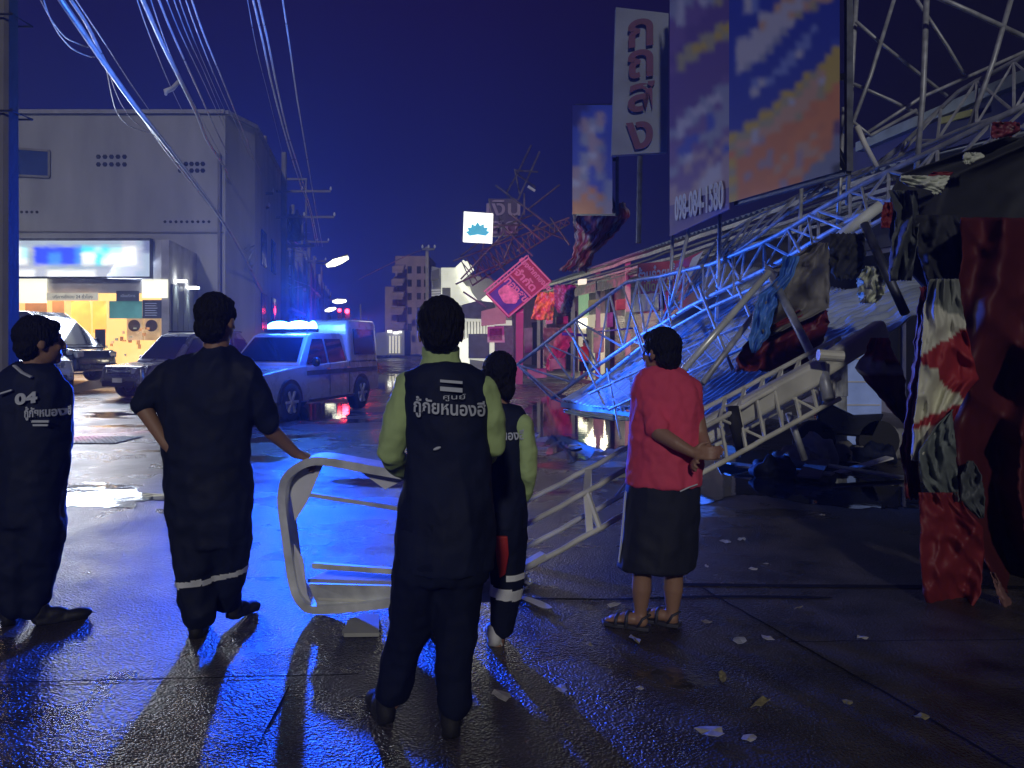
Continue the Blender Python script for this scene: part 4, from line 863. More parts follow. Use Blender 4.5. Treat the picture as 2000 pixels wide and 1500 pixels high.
# ---------------- silver SUV parked before the shop
def suv(name, label, loc, rz, m, L_=4.6, H=1.72, grp=None):
    t = thing(name, label, 'car', loc, rz, grp); k = H / 1.72
    shell(t, 'body', [(-2.3, .42, .68, .72, .68), (-2.22, .36, .92, .84, .78), (-1.1, .3, 1.02, .9, .86), (.5, .3, 1.06, .91, .87), (2.1, .34, 1.06, .88, .82), (2.25, .42, .9, .8, .76)], m, .07, 4)
    shell(t, 'cabin', [(-1.15, .95, 1.04, .80, .76), (-.45, .95, 1.62 * k, .83, .62), (-.2, .95, 1.70 * k, .83, .62), (1.4, .95, 1.70 * k, .83, .64), (2.15, .95, 1.12, .80, .72)], m, .06, 4)
    pane(t, 'windscreen', [(.68, -1.10, 1.06 + .05 * (1.62 * k - 1.04) / .7), (.56, -.50, 1.06 + .65 * (1.62 * k - 1.04) / .7), (-.56, -.50, 1.06 + .65 * (1.62 * k - 1.04) / .7), (-.68, -1.10, 1.06 + .05 * (1.62 * k - 1.04) / .7)], g_)
    for s_ in (-1, 1):
        def sp(y, z): return (s_ * (.835 - (z - 1.0) * .285 / k + .016), y, z)
        for q_ in ([sp(-.92, 1.1), sp(.1, 1.1), sp(.1, 1.55 * k), sp(-.38, 1.55 * k)], [sp(.2, 1.1), sp(1.05, 1.1), sp(1.05, 1.55 * k), sp(.2, 1.55 * k)], [sp(1.12, 1.1), sp(1.9, 1.12), sp(1.5, 1.52 * k), sp(1.12, 1.55 * k)]): pane(t, 'side_window', q_ if s_ > 0 else q_[::-1], g_)
        mb = MB(); mb.prism([(s_ * .84, -2.12, .74), (s_ * .50, -2.31, .72), (s_ * .50, -2.29, .86), (s_ * .84, -2.06, .92)], (0, -.02, 0)); bev(mb.obj('headlight', M['headlight'], t, world=False), .01)
        mb = MB(); mb.ell((s_ * .98, -.82, 1.12), (.09, .06, .08)); mb.obj('mirror', m, t, world=False, smooth=True)
        mb = MB(); mb.box((s_ * .68, -2.27, .52), (.2, .05, .1)); mb.obj('fog_lamp', M['headlight'], t, world=False)
        mb = MB(); mb.tube([(s_ * .60, -.2, 1.73 * k), (s_ * .60, 1.5, 1.73 * k)], .02, 6); mb.obj('roof_rail', M['chrome'], t, world=False)
        wheel(t, s_ * .8, -1.42, .36); wheel(t, s_ * .8, 1.40, .36)
    arches(t, (-1.42, 1.40), .912, .36)
    mb = MB()
    for j in range(3): mb.box((0, -2.33, .68 + j * .07), (.86, .03, .03))
    mb.obj('grille', M['chrome'], t, world=False); mb = MB(); mb.box((0, -2.32, .44), (1.3, .05, .16)); bev(mb.obj('lower_grille', M['black'], t, world=False), .02)
    mb = MB(); mb.box((0, -2.36, .54), (.38, .02, .12)); mb.obj('number_plate', M['plate'], t, world=False); return t
suv('silver_car', 'silver sport utility vehicle facing the street in front of the lit shop', (-9.65, 22.9, .0), R(-26), M['silver'], H=1.88)
suv('white_car', 'pale car mostly hidden behind the man at the far left, headlight showing', (-14.3, 22.6, .15), R(40), M['white_paint'], H=1.6)
# ---------------- dark minivan nose-in at the left
vn = thing('minivan', 'large dark van with long sloping windscreen parked at the left of the shop', 'van', (-15.7, 25.2, .30), R(74))
dp = M['dark_paint']
shell(vn, 'body', [(-2.6, .42, .78, .70, .66), (-2.5, .36, 1.02, .86, .78), (-1.9, .3, 1.14, .95, .90), (2.5, .3, 1.2, .96, .92), (2.62, .4, 1.15, .9, .86)], dp, .06, 4)
shell(vn, 'cabin', [(-2.05, 1.0, 1.12, .86, .82), (-1.0, 1.0, 2.0, .92, .72), (-.55, 1.0, 2.26, .92, .74), (1.9, 1.0, 2.32, .92, .76), (2.55, 1.0, 2.1, .9, .76)], dp, .06, 4)
pane(vn, 'windscreen', [(.76, -1.98, 1.20), (.64, -1.06, 1.97), (-.64, -1.06, 1.97), (-.76, -1.98, 1.20)], g_)
for s_ in (-1, 1):
    def sp(y, z): return (s_ * (.925 - (z - 1.05) * .14 + .014), y, z)
    for q_ in ([sp(-1.55, 1.2), sp(-.5, 1.2), sp(-.5, 1.9), sp(-.9, 1.9)], [sp(-.4, 1.2), sp(.9, 1.2), sp(.9, 1.95), sp(-.4, 1.95)], [sp(1.0, 1.2), sp(2.3, 1.2), sp(2.3, 1.95), sp(1.0, 1.95)]): pane(vn, 'side_window', q_ if s_ > 0 else q_[::-1], g_)
    mb = MB(); mb.box((s_ * .66, -2.5, .88), (.3, .16, .2)); bev(mb.obj('headlight', M['headlight'], vn, world=False), .04)
    wheel(vn, s_ * .82, -1.6, .36); wheel(vn, s_ * .82, 1.5, .36)
    mb = MB(); mb.ell((s_ * 1.08, -1.5, 1.3), (.1, .06, .13)); mb.obj('mirror', M['black'], vn, world=False, smooth=True)
arches(vn, (-1.6, 1.5), .962, .36)
mb = MB(); mb.box((0, -2.62, .5), (1.5, .14, .2)); bev(mb.obj('bumper', dp, vn, world=False), .05)
# ---------------- parked motorcycles down the street
def moto(loc, rz, label):
    t = thing('motorcycle', label, 'motorcycle', loc, rz, group='motorcycles parked far down the street')
    for y in (-.6, .6):
        mb = MB(); mb.tube([(.05, y, .3), (-.05, y, .3)], .3, 18); wl0 = mb.obj('wheel', M['rubber'], t, world=False); mb = MB(); mb.tube([(.06, y, .3), (-.06, y, .3)], .18, 14); sub(mb, 'rim', M['steel'], wl0)
    mb = MB(); mb.prism([(.1, -.25, .35), (.1, .4, .35), (.1, .75, .78), (.1, .0, .72), (.1, -.4, .95), (.1, -.5, .6)], (-.2, 0, 0)); bev(mb.obj('body', M['dark_paint'], t, world=False), .04)
    mb = MB(); mb.ell((0, .3, .8), (.13, .38, .07)); mb.obj('seat', M['black'], t, world=False, smooth=True)
    mb = MB(); mb.tube([(-.33, -.35, 1.05), (0, -.42, 1.0), (.33, -.35, 1.05)], .02, 6); mb.tube([(0, -.42, 1.0), (0, -.6, .3)], .035, 6); mb.obj('handlebar', M['steel'], t, world=False)
    mb = MB(); mb.ell((0, -.5, .92), (.09, .06, .08)); mb.obj('headlight', M['headlight'], t, world=False, smooth=True); return t
moto(G(758, 697) , R(30), 'nearer parked motorcycle beneath the far lit shop')
moto(G(775, 694), R(-20), 'second parked motorcycle closer to the pink block')
moto(G(744, 692), R(60), 'leftmost small motorcycle beside the thin poles')
# ================================================================== RIGHT SIDE: shophouse row with canopy
M['pinkwall'] = mat('pale_shop_wall', (.50, .46, .47), .7, vs=1.2, bump=.003)
M['shutter'] = mat('roller_shutter_pale', (.45, .40, .40), .45, .3, bump=.03, bs=2.5, ani=(.01, .01, 7), var=.1)
M['tin'] = mat('roof_tin', (.46, .54, .64), .42, .25, vs=1.2, var=.35, bump=.004, bs=6)
def Q(a, px, py):         # point on the street-parallel plane at offset a seen at a photo point
    Y = a / ((px - CX) / F + .183); return P(px, py, Y)
sh = thing('shophouse', 'row of low shops on the right under a long ribbed canopy, doorway lit', 'building', S(10.6, 30))
mb = MB(); mb.prism([S(10.6, 8), S(10.6, 62), S(20, 62), S(20, 8)], UP * 4.5); mb.obj('wall', M['pinkwall'], sh)
def face(a, x0, x1, z0, z1, m, name, t=.06, lift=0):
    Y0 = a / ((x0 - CX) / F + .183); Y1 = a / ((x1 - CX) / F + .183); mb = MB(); mb.prism([S(a, Y0, z0), S(a, Y1, z0), S(a, Y1, z1), S(a, Y0, z1)], -TD * t); return mb.obj(name, m, sh)
M['doorlight'] = mat('glowing_doorway', (.75, .72, .6), .7, emit=(1, .9, .6), es=.38, vs=1.5)
M['greenlight'] = mat('green_glowing_wall', (.5, .7, .45), .7, emit=(.5, .85, .45), es=.4)  # doorway and wall emission stands for lamp light on them
face(10.6, 1132, 1182, .1, 2.9, M['doorlight'], 'glowing_doorway'); face(10.6, 1132, 1150, 2.9, 4.3, M['greenlight'], 'glowing_doorway')
face(10.55, 1133, 1147, 2.3, 2.75, mat('door_tube', (1, 1, .9), .4, emit=(1, 1, .7), es=3), 'lamp_tube', .1)
face(10.55, 1148, 1158, .1, 2.3, mat('pale_door', (.6, .58, .5), .6), 'door', .08); face(10.55, 1166, 1173, .1, 2.6, M['pinkwall'], 'door_frame', .1)
face(10.6, 1204, 1300, .1, 2.7, M['shutter'], 'shutter'); face(10.6, 1310, 1420, .1, 2.7, M['shutter'], 'shutter'); face(10.6, 1190, 1200, .1, 4.4, M['darksteel'], 'pilaster', .2)
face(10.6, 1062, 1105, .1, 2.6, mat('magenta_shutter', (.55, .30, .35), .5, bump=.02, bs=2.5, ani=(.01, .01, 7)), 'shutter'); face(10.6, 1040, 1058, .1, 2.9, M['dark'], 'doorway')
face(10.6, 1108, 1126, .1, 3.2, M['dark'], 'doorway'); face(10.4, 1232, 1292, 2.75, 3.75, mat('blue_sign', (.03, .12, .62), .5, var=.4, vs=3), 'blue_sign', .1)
lamp('doorway_glow', 'AREA', S(10.3, 34.5, 2.6), 110, (1, .9, .62), S(7, 33, 0), 1.6)
face(10.6, 1440, 1585, .3, 3.4, M['dark'], 'doorway'); face(10.6, 1600, 1760, .5, 3.4, M['dark'], 'doorway'); face(10.6, 1775, 2000, .3, 3.6, M['dark'], 'doorway'); face(10.5, 1440, 2050, 3.5, 4.4, mat('dull_fascia', (.05, .05, .09), .6), 'fascia')  # these doorways are dark sheets added to darken the pale wall
# columns along the canopy edge
for i, (px, m_) in enumerate(((1052, 'pinkwall'), (1064, 'pinkwall'), (1119, 'pinkwall'), (1168, 'pinkwall'), (1226, 'cream'), (1420, 'conc'))):
    Y_ = 8.75 / ((px - CX) / F + .183); mb = MB(); mb.beam(S(8.75, Y_, 0), S(8.75, Y_, 4.35), .17, .17); mb.obj('column', M[m_], sh)
# canopy roof: ribbed tin with layered gutter edge
def corrug(A, B, C, D, nu, nv, amp, waves, name, m, parent=None, warp=0.0, seed=0, along='v'):
    """sheet A(0,0) B(1,0) C(1,1) D(0,1); ribs run along v"""
    A, B, C, D = map(Vector, (A, B, C, D)); n_ = (B - A).cross(D - A).normalized(); mb = MB()
    for j in range(nv + 1):
        for i in range(nu + 1):
            u, v = i / nu, j / nv; p = A.lerp(B, u).lerp(D.lerp(C, u), v); h = amp * math.sin(u * waves * 2 * math.pi)
            h += warp * fbm(u * 2.2 + seed, v * 2.2, seed); p = p + n_ * h
            if warp: e_ = warp * .5 * fbm(v * 6, seed + 3, u * 2); p += (B - A).normalized() * e_ * (1 if u in (0, 1) else .3)
            mb.v.append(p)
    W_ = nu + 1; mb.f = [(j * W_ + i, j * W_ + i + 1, (j + 1) * W_ + i + 1, (j + 1) * W_ + i) for j in range(nv) for i in range(nu)]
    o = mb.obj(name, m, parent, smooth=True); solid(o, .006); return o
corrug(S(8.5, 40, 4.45), S(8.5, 12.2, 4.45), S(10.8, 12.2, 5.0), S(10.8, 40, 5.0), 800, 2, .03, 110, 'canopy_roof', M['tin'], sh)
for k, (a, z, h, m_) in enumerate(((8.42, 4.34, .10, 'cream'), (8.5, 4.20, .05, 'darksteel'), (8.58, 4.10, .07, 'cream'), (8.7, 3.98, .05, 'darksteel'), (8.8, 3.90, .06, 'steel'), (9.3, 4.2, .12, 'steel'))):
    mb = MB(); K = 24; p = [S(a + fbm(i * .6, k) * .05, 41 - i * (28.5 / K), z + fbm(i * .4, k + 9) * .05 - (.10 * math.sin(i / K * math.pi))) for i in range(K + 1)]
    for i in range(K): mb.beam(p[i], p[i + 1], .06, h)
    mb.obj('gutter_rail', M[m_], sh)
mb = MB(); mb.beam(S(8.7, 39, 3.75), S(8.7, 26, 3.75), .05, .42); mb.obj('canopy_fascia', mat('printed_fascia', (.5, .36, .34), .6, var=.8, vs=3), sh)
# red vinyl menu banner under the canopy
M['redvinyl'] = mat('red_vinyl', (.55, .07, .07), .35, bump=.003, bs=6, var=.15)
bn = thing('menu_banner', 'red vinyl banner with white script and yellow lettering hung below the canopy', 'banner', P(1240, 575, 19))
def quadY(pts): return [P(*p) for p in pts]
mb = MB(); mb.prism(quadY(((1243, 575, 19), (1328, 568, 18.2), (1338, 566, 18), (1372, 490, 17.6), (1330, 508, 18), (1246, 515, 19))), (0, .03, 0)); mb.obj('vinyl', M['redvinyl'], bn)
mb = MB(); mb.prism([x + Vector((0, -.04, 0)) for x in quadY(((1338, 566, 18), (1346, 545, 17.9), (1368, 500, 17.6), (1374, 490, 17.6), (1352, 504, 17.8), (1340, 530, 18)))], (0, .02, 0)); mb.obj('torn_back', M['white'], bn)
text('ร้านก๋วยเตี๋ยว', .42, M['letter'], P(1292, 536, 18.2), P(1340, 520, 17.95) - P(1246, 532, 18.95), UP, bn, 'lettering', bold=.008, sx=.62)
text('เปิดทุกวัน', .30, mat('yellow_letter', (.8, .65, .12), .5), P(1288, 560, 18.2), P(1340, 556, 17.95) - P(1246, 562, 18.95), UP, bn, 'lettering', bold=.008, sx=.8)
# old printed cloths hanging near the pink sign
def cloth(name, rows, Y, m, amp=.05, freq=5, seed=0, parent=None, nu=40, nv=None, jag=.0, col=None, slope=0.0, thick=.004, yfun=None, smooth=True):
    """draped sheet: rows = [(py, left px, right px)] ; folds push it in depth; jag tears its edges"""
    nv = nv or max(20, int((rows[-1][0] - rows[0][0]) / 10)); mb = MB()
    for j in range(nv + 1):
        v = j / nv; py = rows[0][0] + (rows[-1][0] - rows[0][0]) * v
        i = 0
        while i < len(rows) - 2 and py > rows[i + 1][0]: i += 1
        f = (py - rows[i][0]) / max(1e-6, rows[i + 1][0] - rows[i][0]); l_ = rows[i][1] + (rows[i + 1][1] - rows[i][1]) * f; r_ = rows[i][2] + (rows[i + 1][2] - rows[i][2]) * f
        l_ += jag * (fbm(v * 14, seed, 1) + .5 * fbm(v * 50, seed, 2)); r_ += jag * (fbm(v * 13, seed + 5, 1) + .5 * fbm(v * 47, seed, 4))
        for k in range(nu + 1):
            u = k / nu; yy = Y + slope * (u - .5)
            rg = abs(fbm(u * freq * .6 + seed + v * 1.1, v * .8 + u, seed + 1, 1)); rg2 = abs(fbm(u * 1.6 + v * 3.0, v * 3.4 - u * 2.4, seed + 6, 1)); rg3 = abs(fbm(u * 4 - v * 4, v * 7 + u * 3, seed + 9, 2))
            yy += amp * (2.4 * rg + 1.5 * rg2 + .28 * rg3 + .9 * fbm(u * 1.3, v * 1.2, seed, 1) - 1.2)
            if yfun: yy += yfun(u, v)
            dpy = jag * (fbm(u * 15, seed + 8, 1) + .6 * fbm(u * 55, seed, 3)) * (1 if v > .97 else (-.6 if v < .03 else 0))
            mb.v.append(P(l_ + (r_ - l_) * u, py + dpy, yy))
            if col: mb.c.append(col(u, v))
    W_ = nu + 1; mb.f = [(j * W_ + i, (j + 1) * W_ + i, (j + 1) * W_ + i + 1, j * W_ + i + 1) for j in range(nv) for i in range(nu)]
    o = mb.obj(name, m, parent, smooth=smooth)
    if thick: solid(o, thick)
    return o
M['print'] = vmat('printed_vinyl', .65, .002, 12)
def mixprint(cols, s=6, seed=0):
    def f(u, v):
        a = (fbm(u * s, v * s, seed) + 1) * .5; b_ = fbm(u * s * 3, v * s * 3, seed + 4); i = int(max(0, min(.999, a + b_ * .25)) * len(cols)); return cols[i]
    return f
o = cloth('hanging_banner', [(570, 1052, 1082), (585, 1046, 1084), (605, 1042, 1082), (625, 1036, 1080)], 24, M['print'], .15, 3, 3, nu=24, jag=2, col=mixprint([(.6, .3, .05), (.7, .5, .1), (.5, .2, .12), (.6, .55, .4)], 3, 2)); tag(rebase(o, P(1060, 625, 24)), 'small orange and yellow cloth hanging right beside the pink fallen sign', 'banner', 'torn banners around the shop row')
o = cloth('hanging_banner', [(556, 1082, 1124), (575, 1080, 1122), (600, 1084, 1118), (612, 1090, 1112)], 26, M['print'], .15, 3, 7, nu=24, jag=3, col=mixprint([(.25, .22, .35), (.5, .45, .55), (.3, .12, .2), (.15, .15, .25)], 5, 4)); tag(rebase(o, P(1100, 610, 26)), 'crumpled mauve printed cloth hanging under the canopy end', 'banner', 'torn banners around the shop row')
o = cloth('hanging_banner', [(396, 1160, 1222), (420, 1128, 1230), (445, 1124, 1216), (470, 1124, 1188), (500, 1118, 1158), (530, 1090, 1150)], 20, M['print'], .35, 4, 12, nu=40, jag=6, col=mixprint([(.55, .10, .16), (.6, .18, .25), (.35, .05, .1), (.62, .5, .52), (.2, .2, .28)], 5, 6)); tag(rebase(o, P(1140, 530, 20)), 'torn crimson and grey banner crumpled over the canopy below the tall signs', 'banner', 'torn banners around the shop row')
o = cloth('hanging_banner', [(412, 1118, 1162), (440, 1120, 1158), (470, 1124, 1150)], 20.6, M['print'], .1, 2, 14, nu=16, jag=3, col=mixprint([(.7, .38, .1), (.7, .5, .3), (.5, .1, .1), (.6, .6, .6)], 4, 8)); tag(rebase(o, P(1140, 470, 20.6)), 'orange shredded banner strip at the foot of the leftmost tall sign', 'banner', 'torn banners around the shop row')
# ------------------------------------------------------------------ tall printed signs above the canopy
palS = {'B': (.020, .045, .42), 'b': (.05, .09, .50), 'n': (.025, .025, .22), 'p': (.16, .08, .30), 'P': (.22, .12, .34), 'w': (.62, .58, .60), 'g': (.36, .36, .46), 'G': (.26, .28, .38), 'y': (.72, .50, .08), 'Y': (.50, .42, .22), 'o': (.80, .27, .09), 'O': (.88, .30, .09), 't': (.72, .42, .24), 'l': (.22, .28, .60), 'k': (.015, .015, .05), 'm': (.20, .08, .18), 's': (.50, .34, .36)}
posts = M['steel']
def tallsign(label, rows, px0, px1, py0, py1, Y0, Y1, slope=0):
    t = thing('billboard', label, 'billboard', P(px0, py1, Y0), group='tall printed signs above the canopy')
    mb = cells(px0, py0, px1, py1, rows, palS, Y0, Y1)
    if slope:
        for v in mb.v:
            u = ((v.x / v.y * F + CX) - px0) / (px1 - px0); py = HY - (v.z - EYE) * F / v.y; f = (py - py0) / (py1 - py0); v.z -= (slope * u * f) / F * v.y
    o = mb.obj('printed_face', vmat('sign_print', .55, emit=0.0), t); 
    n_ = (P(px1, 300, Y1) - P(px0, 300, Y0)).normalized().cross(UP)
    mb = MB(); K = 3; a0, a1 = P(px0, py0, Y0) - n_ * .12, P(px1, py0, Y1) - n_ * .12; b0, b1 = P(px0, py1, Y0) - n_ * .12, P(px1, py1 + slope * 1, Y1) - n_ * .12
    for p, q_ in ((a0, a1), (b0, b1), (a0, b0), (a1, b1), (a0, b1), ((a0 + b0) / 2, (a1 + b1) / 2)): mb.beam(p, q_, .07)
    mb.obj('frame', M['darksteel'], t); return t
tallsign('largest blue and orange diagonal printed sign, rightmost of the tall signs', [
 'BlBBBlBBBwyBBBB', 'BBlwlBBBtwyBBtB', 'BBwlBBBttwgtttB', 'BBwlBBtwwwtYBBB', 'BBBBwwwwtYBBBBB', 'BBBBtwwwwBBBBBB', 'BBBwwwwgBBBlBBB', 'BwwwwwgBBBlBBBB', 'BwwwwgBBBllBBBb', 'BwwwgBBBlwBBBBy', 'BwgBBBBllBBBByy', 'BBBBBBllBBBByyy', 'BBBlwlBBBByYtyy', 'BBBwBBBBByYtwyy', 'BBBBBBByyYttYyO', 'BBBBBByYwtttYoO', 'BBBByyYttttoOOO', 'BByyYYtttYooOOO', 'yYYwtttoooOOOOO', 'YttwsooooOOOoOm', 'oYsoooooOOotOOm', 'yoooosooOttOooG', 'YooossotOsttooG', 'yosoootOOsootGG', 'YooooOOottoGGGG', 'yooOOOOsooGGGGk'], 1424, 1640, -40, 396, 10.9, 8.6, -62)
tallsign('purple printed sign with yellow diagonal lines left of the largest sign', [
 'PPpgwYgw', 'PggwgYYg', 'gwgPwgYp', 'gwPPPppp', 'PwPPpppp', 'PPppppYy', 'PPppYYyY', 'PpYyyYpp', 'pYYYpppp', 'PYpppppp', 'pppppppp', 'pppppppP', 'ppppppgg', 'ppppgwwg', 'pPgwwgPg', 'pwwgPbgg', 'gwPPPbgg', 'PPbbgggP', 'PbbPPGPs', 'Pgwsspsb', 'gPsPPsPs', 'PPPPswws', 'sPPswwws', 'sssswwss'], 1308, 1424, -40, 402, 13.2, 10.9, -36)
tallsign('tall narrow blue sign with pale broken print at the left of the group', [
 'nnbbb', 'nbbsb', 'nsgsb', 'bswgb', 'bgsbb', 'bgssb', 'bbsgb', 'bgwsb', 'bgssb', 'swbsb', 'sgbgb', 'wsbbg', 'ssobg', 'sosog', 'oooss', 'OOoos'], 1118, 1196, 205, 418, 20, 17.5)
# white blade sign with dark blocks of lettering
t = thing('blade_sign', 'upright white sign with large maroon letters between the printed signs', 'sign', P(1250, 305, 14.5))
ws = [P(1195, 303, 14.6), P(1303, 297, 14.2), P(1306, 26, 14.2), P(1203, 14, 14.6)]
mb = MB(); mb.prism(ws, (0, .14, 0)); mb.obj('panel', mat('pale_sign_face', (.27, .30, .38), .6, var=.25, vs=1), t)
for i, (ch, cy) in enumerate((('ก', 62), ('ถ', 122), ('ส', 188), ('ง', 262))):
    text(ch, .86, mat('maroon_letter', (.16, .06, .12), .6), P(1252, cy, 14.33), (1, -.385, 0), UP, t, 'lettering', bold=.02, sx=1.1)
mb = MB(); mb.tube([P(1250, 305, 14.5), P(1247, 475, 14.5)], .05, 8); mb.obj('post', M['darksteel'], t)
t = thing('sign_board', 'dark phone number board under the purple sign, pale digits', 'sign', P(1310, 470, 13.2))
mb = MB(); mb.prism([P(1308, 462, 13.3), P(1424, 408, 10.9), P(1424, 352, 10.9), P(1308, 392, 13.3)], (.03, .05, 0)); mb.obj('panel', mat('mauve_panel', (.26, .19, .36), .6, vs=1), t)
text('098-084-1580', .56, M['letter'], P(1362, 398, 12.0), P(1424, 380, 10.9) - P(1308, 415, 13.3), UP, t, 'lettering', bold=.012, sx=.62)
# blue fascia boards with pale coping, right of the signs
t = thing('fascia_board', 'long dark blue fascia board with pale top edge rising to the right behind the lattice', 'fascia', S(8.6, 11, 4.2))
mb = MB(); q_ = [Q(8.6, 1652, 350), Q(8.6, 1830, 295), Q(8.6, 2080, 230), Q(8.6, 2080, 128), Q(8.6, 1830, 218), Q(8.6, 1652, 295)]; mb.prism(q_, TD * .12); mb.obj('panel', mat('navy_panel', (.045, .06, .30), .45, vs=1), t)
mb = MB(); mb.beam(Q(8.55, 1680, 288), Q(8.55, 2080, 118), .18, .16); mb.obj('coping', mat('pale_flashing', (.42, .50, .52), .45, .2, vs=3), t)
mb = MB(); mb.beam(Q(8.45, 1840, 236), Q(8.45, 1898, 220), .05, .09); mb.obj('yellow_strip', mat('yellow_strip', (.6, .6, .2), .5), t)
# ------------------------------------------------------------------ lattice trusses
def truss(chA, chB, wd, n_, r, m, root, name='lattice', third=None, rb=None, zig=True):
    """two or more chords (each a pair of 3D points or polyline) joined by rungs and diagonals; wd: offset vector to a second, parallel plane"""
    rb = rb or r * .7
    def at_(c, t):
        k = t * (len(c) - 1); i = min(int(k), len(c) - 2); return Vector(c[i]).lerp(Vector(c[i + 1]), k - i)
    off = Vector(wd); ch = [chA, chB]
    for c in ch:
        for o_ in ((Vector(), off) if off.length else (Vector(),)):
            mb = MB(); mb.tube([at_(c, k / 24) + o_ + Vector((fbm(k * .5, 3), 0, fbm(k * .5, 8))) * r * .5 for k in range(25)], r, 8); mb.obj('chord', m, root, smooth=True)
    for j, o_ in enumerate((Vector(), off) if off.length else (Vector(),)):
        mb = MB()
        for k in range(n_ + 1):
            t = k / n_; mb.tube([at_(chA, t) + o_, at_(chB, t) + o_], rb, 5)
            if k < n_ and zig: mb.tube([at_(chA if not (k + j) % 2 else chB, t) + o_, at_(chB if not (k + j) % 2 else chA, (k + 1) / n_) + o_], rb * .8, 5) if k % 3 else None; mb.tube([at_(chA if (k + j) % 2 else chB, t) + o_, at_(chB if (k + j) % 2 else chA, (k + 1) / n_) + o_], rb, 5)
        mb.obj('bracing', m, root)
    if off.length:
        mb = MB()
        for c in ch:
            for k in range(0, n_ + 1): p = at_(c, k / n_); mb.tube([p, p + off], rb, 5)
        mb.obj('cross_brace', m, root)
# A: pale lattice mast lying from the road up to the wreck
ta = thing('lattice_mast', 'pale steel lattice mast fallen with its foot on the road beside the shorter volunteer', 'lattice mast', G(1005, 1120))
A0, A1 = P(985, 990, 5.4), P(1630, 672, 6.6); B0, B1 = P(985, 1122, 5.05), P(1640, 772, 6.3)
offm = P(985, 1032, 5.0) - A0
def seg(a, b, n_=2): return [a.lerp(b, k / n_) for k in range(n_ + 1)]
for nm, p, q_ in (('chord', P(960, 1014, 5.5), P(1640, 660, 6.9)), ('chord', P(960, 1062, 5.1), P(1620, 700, 6.5)), ('chord', P(960, 1106, 5.45), P(1640, 738, 6.8)), ('chord', P(960, 1146, 5.0), P(1640, 778, 6.4))):
    mb = MB(); mb.tube([p.lerp(q_, k / 30) + Vector((0, 0, fbm(k * .35, p.x) * .01)) for k in range(31)], .021, 8); mb.obj(nm, M['cream'], ta, smooth=True)
mb = MB()
def on(i, t): a, b = ((P(960, 1014, 5.5), P(1640, 660, 6.9)), (P(960, 1062, 5.1), P(1620, 700, 6.5)), (P(960, 1106, 5.45), P(1640, 738, 6.8)), (P(960, 1146, 5.0), P(1640, 778, 6.4)))[i]; return a.lerp(b, t)
for k, t in enumerate((.235, .62, .68, .74, .80, .86, .92, .98)):
    for i, j in ((0, 1), (2, 3), (0, 2), (1, 3)): mb.beam(on(i, t), on(j, t), .05 if k == 0 else .02, .012 if k == 0 else .02)
mb.tube([on(2, .30), on(0, .45)], .012, 6); mb.tube([on(3, .26), on(1, .235)], .022, 6); mb.tube([on(1, .62), on(3, .74)], .012, 6); mb.tube([on(1, .80), on(3, .92)], .012, 6)
mb.obj('bracing', M['cream'], ta)
mb = MB(); mb.beam(on(3, .02) + Vector((0, 0, .02)), on(3, .12) + Vector((0, 0, .03)), .07, .03); mb.obj('gusset_plate', M['cream'], ta)
# long cream fluorescent casing tied along the mast
bx = thing('lamp_casing', 'long dented cream lamp casing tied along the upper part of the fallen mast', 'lamp casing', P(1380, 850, 6.2))
mb = MB(); p, q_ = P(1340, 862, 6.15), P(1602, 722, 6.35); mb.beam(p, q_, .14, .20); o = mb.obj('casing', mat('cream_casing', (.70, .69, .58), .45, .1, vs=2, var=.35, bump=.006, bs=9), bx); bev(o, .04, 3)
mb = MB(); mb.beam(P(1596, 722, 6.4), P(1725, 642, 6.7), .13, .18); o = mb.obj('casing', mat('cream_casing', (.5, .5, .4)), bx); bev(o, .04, 3)
mb = MB(); mb.tube([P(1430, 795, 6.05), P(1436, 826, 6.0), P(1446, 862, 6.05), P(1450, 880, 6.2)], .055, 10, sq=.7); mb.obj('rubber_strap', M['rubber'], bx, smooth=True)
mb = MB(); mb.tube([P(1598, 693, 6.1), P(1646, 696, 6.1)], [.045, .045], 12); mb.obj('pipe_stub', M['cream'], bx)
# B: long grey billboard lattice sloping across the wreck
tb = thing('billboard_lattice', 'long grey steel billboard frame sloping down from upper right to the road', 'billboard frame', G(1085, 815))
c1_ = [P(1078, 778, 16), P(1240, 663, 13.6), P(1360, 592, 12.2), P(1500, 524, 11), P(1700, 408, 9.4), P(2060, 262, 7.6)]
c2_ = [P(1010, 712, 17), P(1220, 552, 14.2), P(1380, 520, 12.4), P(1500, 470, 11.2), P(1700, 352, 9.6), P(2060, 180, 7.8)]
truss(c1_, c2_, (0, 0, 0), 17, .038, M['steel'], tb, rb=.022)
c3_ = [P(1110, 792, 15.2), P(1260, 672, 13), P(1380, 604, 11.7), P(1506, 548, 10.6), P(1720, 430, 9.1), P(1800, 395, 8.7)]
mb = MB(); mb.tube(c3_, .03, 8); mb.obj('chord', M['steel'], tb, smooth=True)
mb = MB()
for k in range(11):
    t = k / 10 * .98; K_ = t * 5; i = min(int(K_), 4); a = c3_[i].lerp(c3_[i + 1], K_ - i); b_ = c1_[i].lerp(c1_[i + 1], K_ - i); mb.tube([a, b_], .018, 5); d_ = c2_[i].lerp(c2_[i + 1], K_ - i)
    mb.tube([a, d_], .018, 5)
mb.obj('bracing', M['steel'], tb)
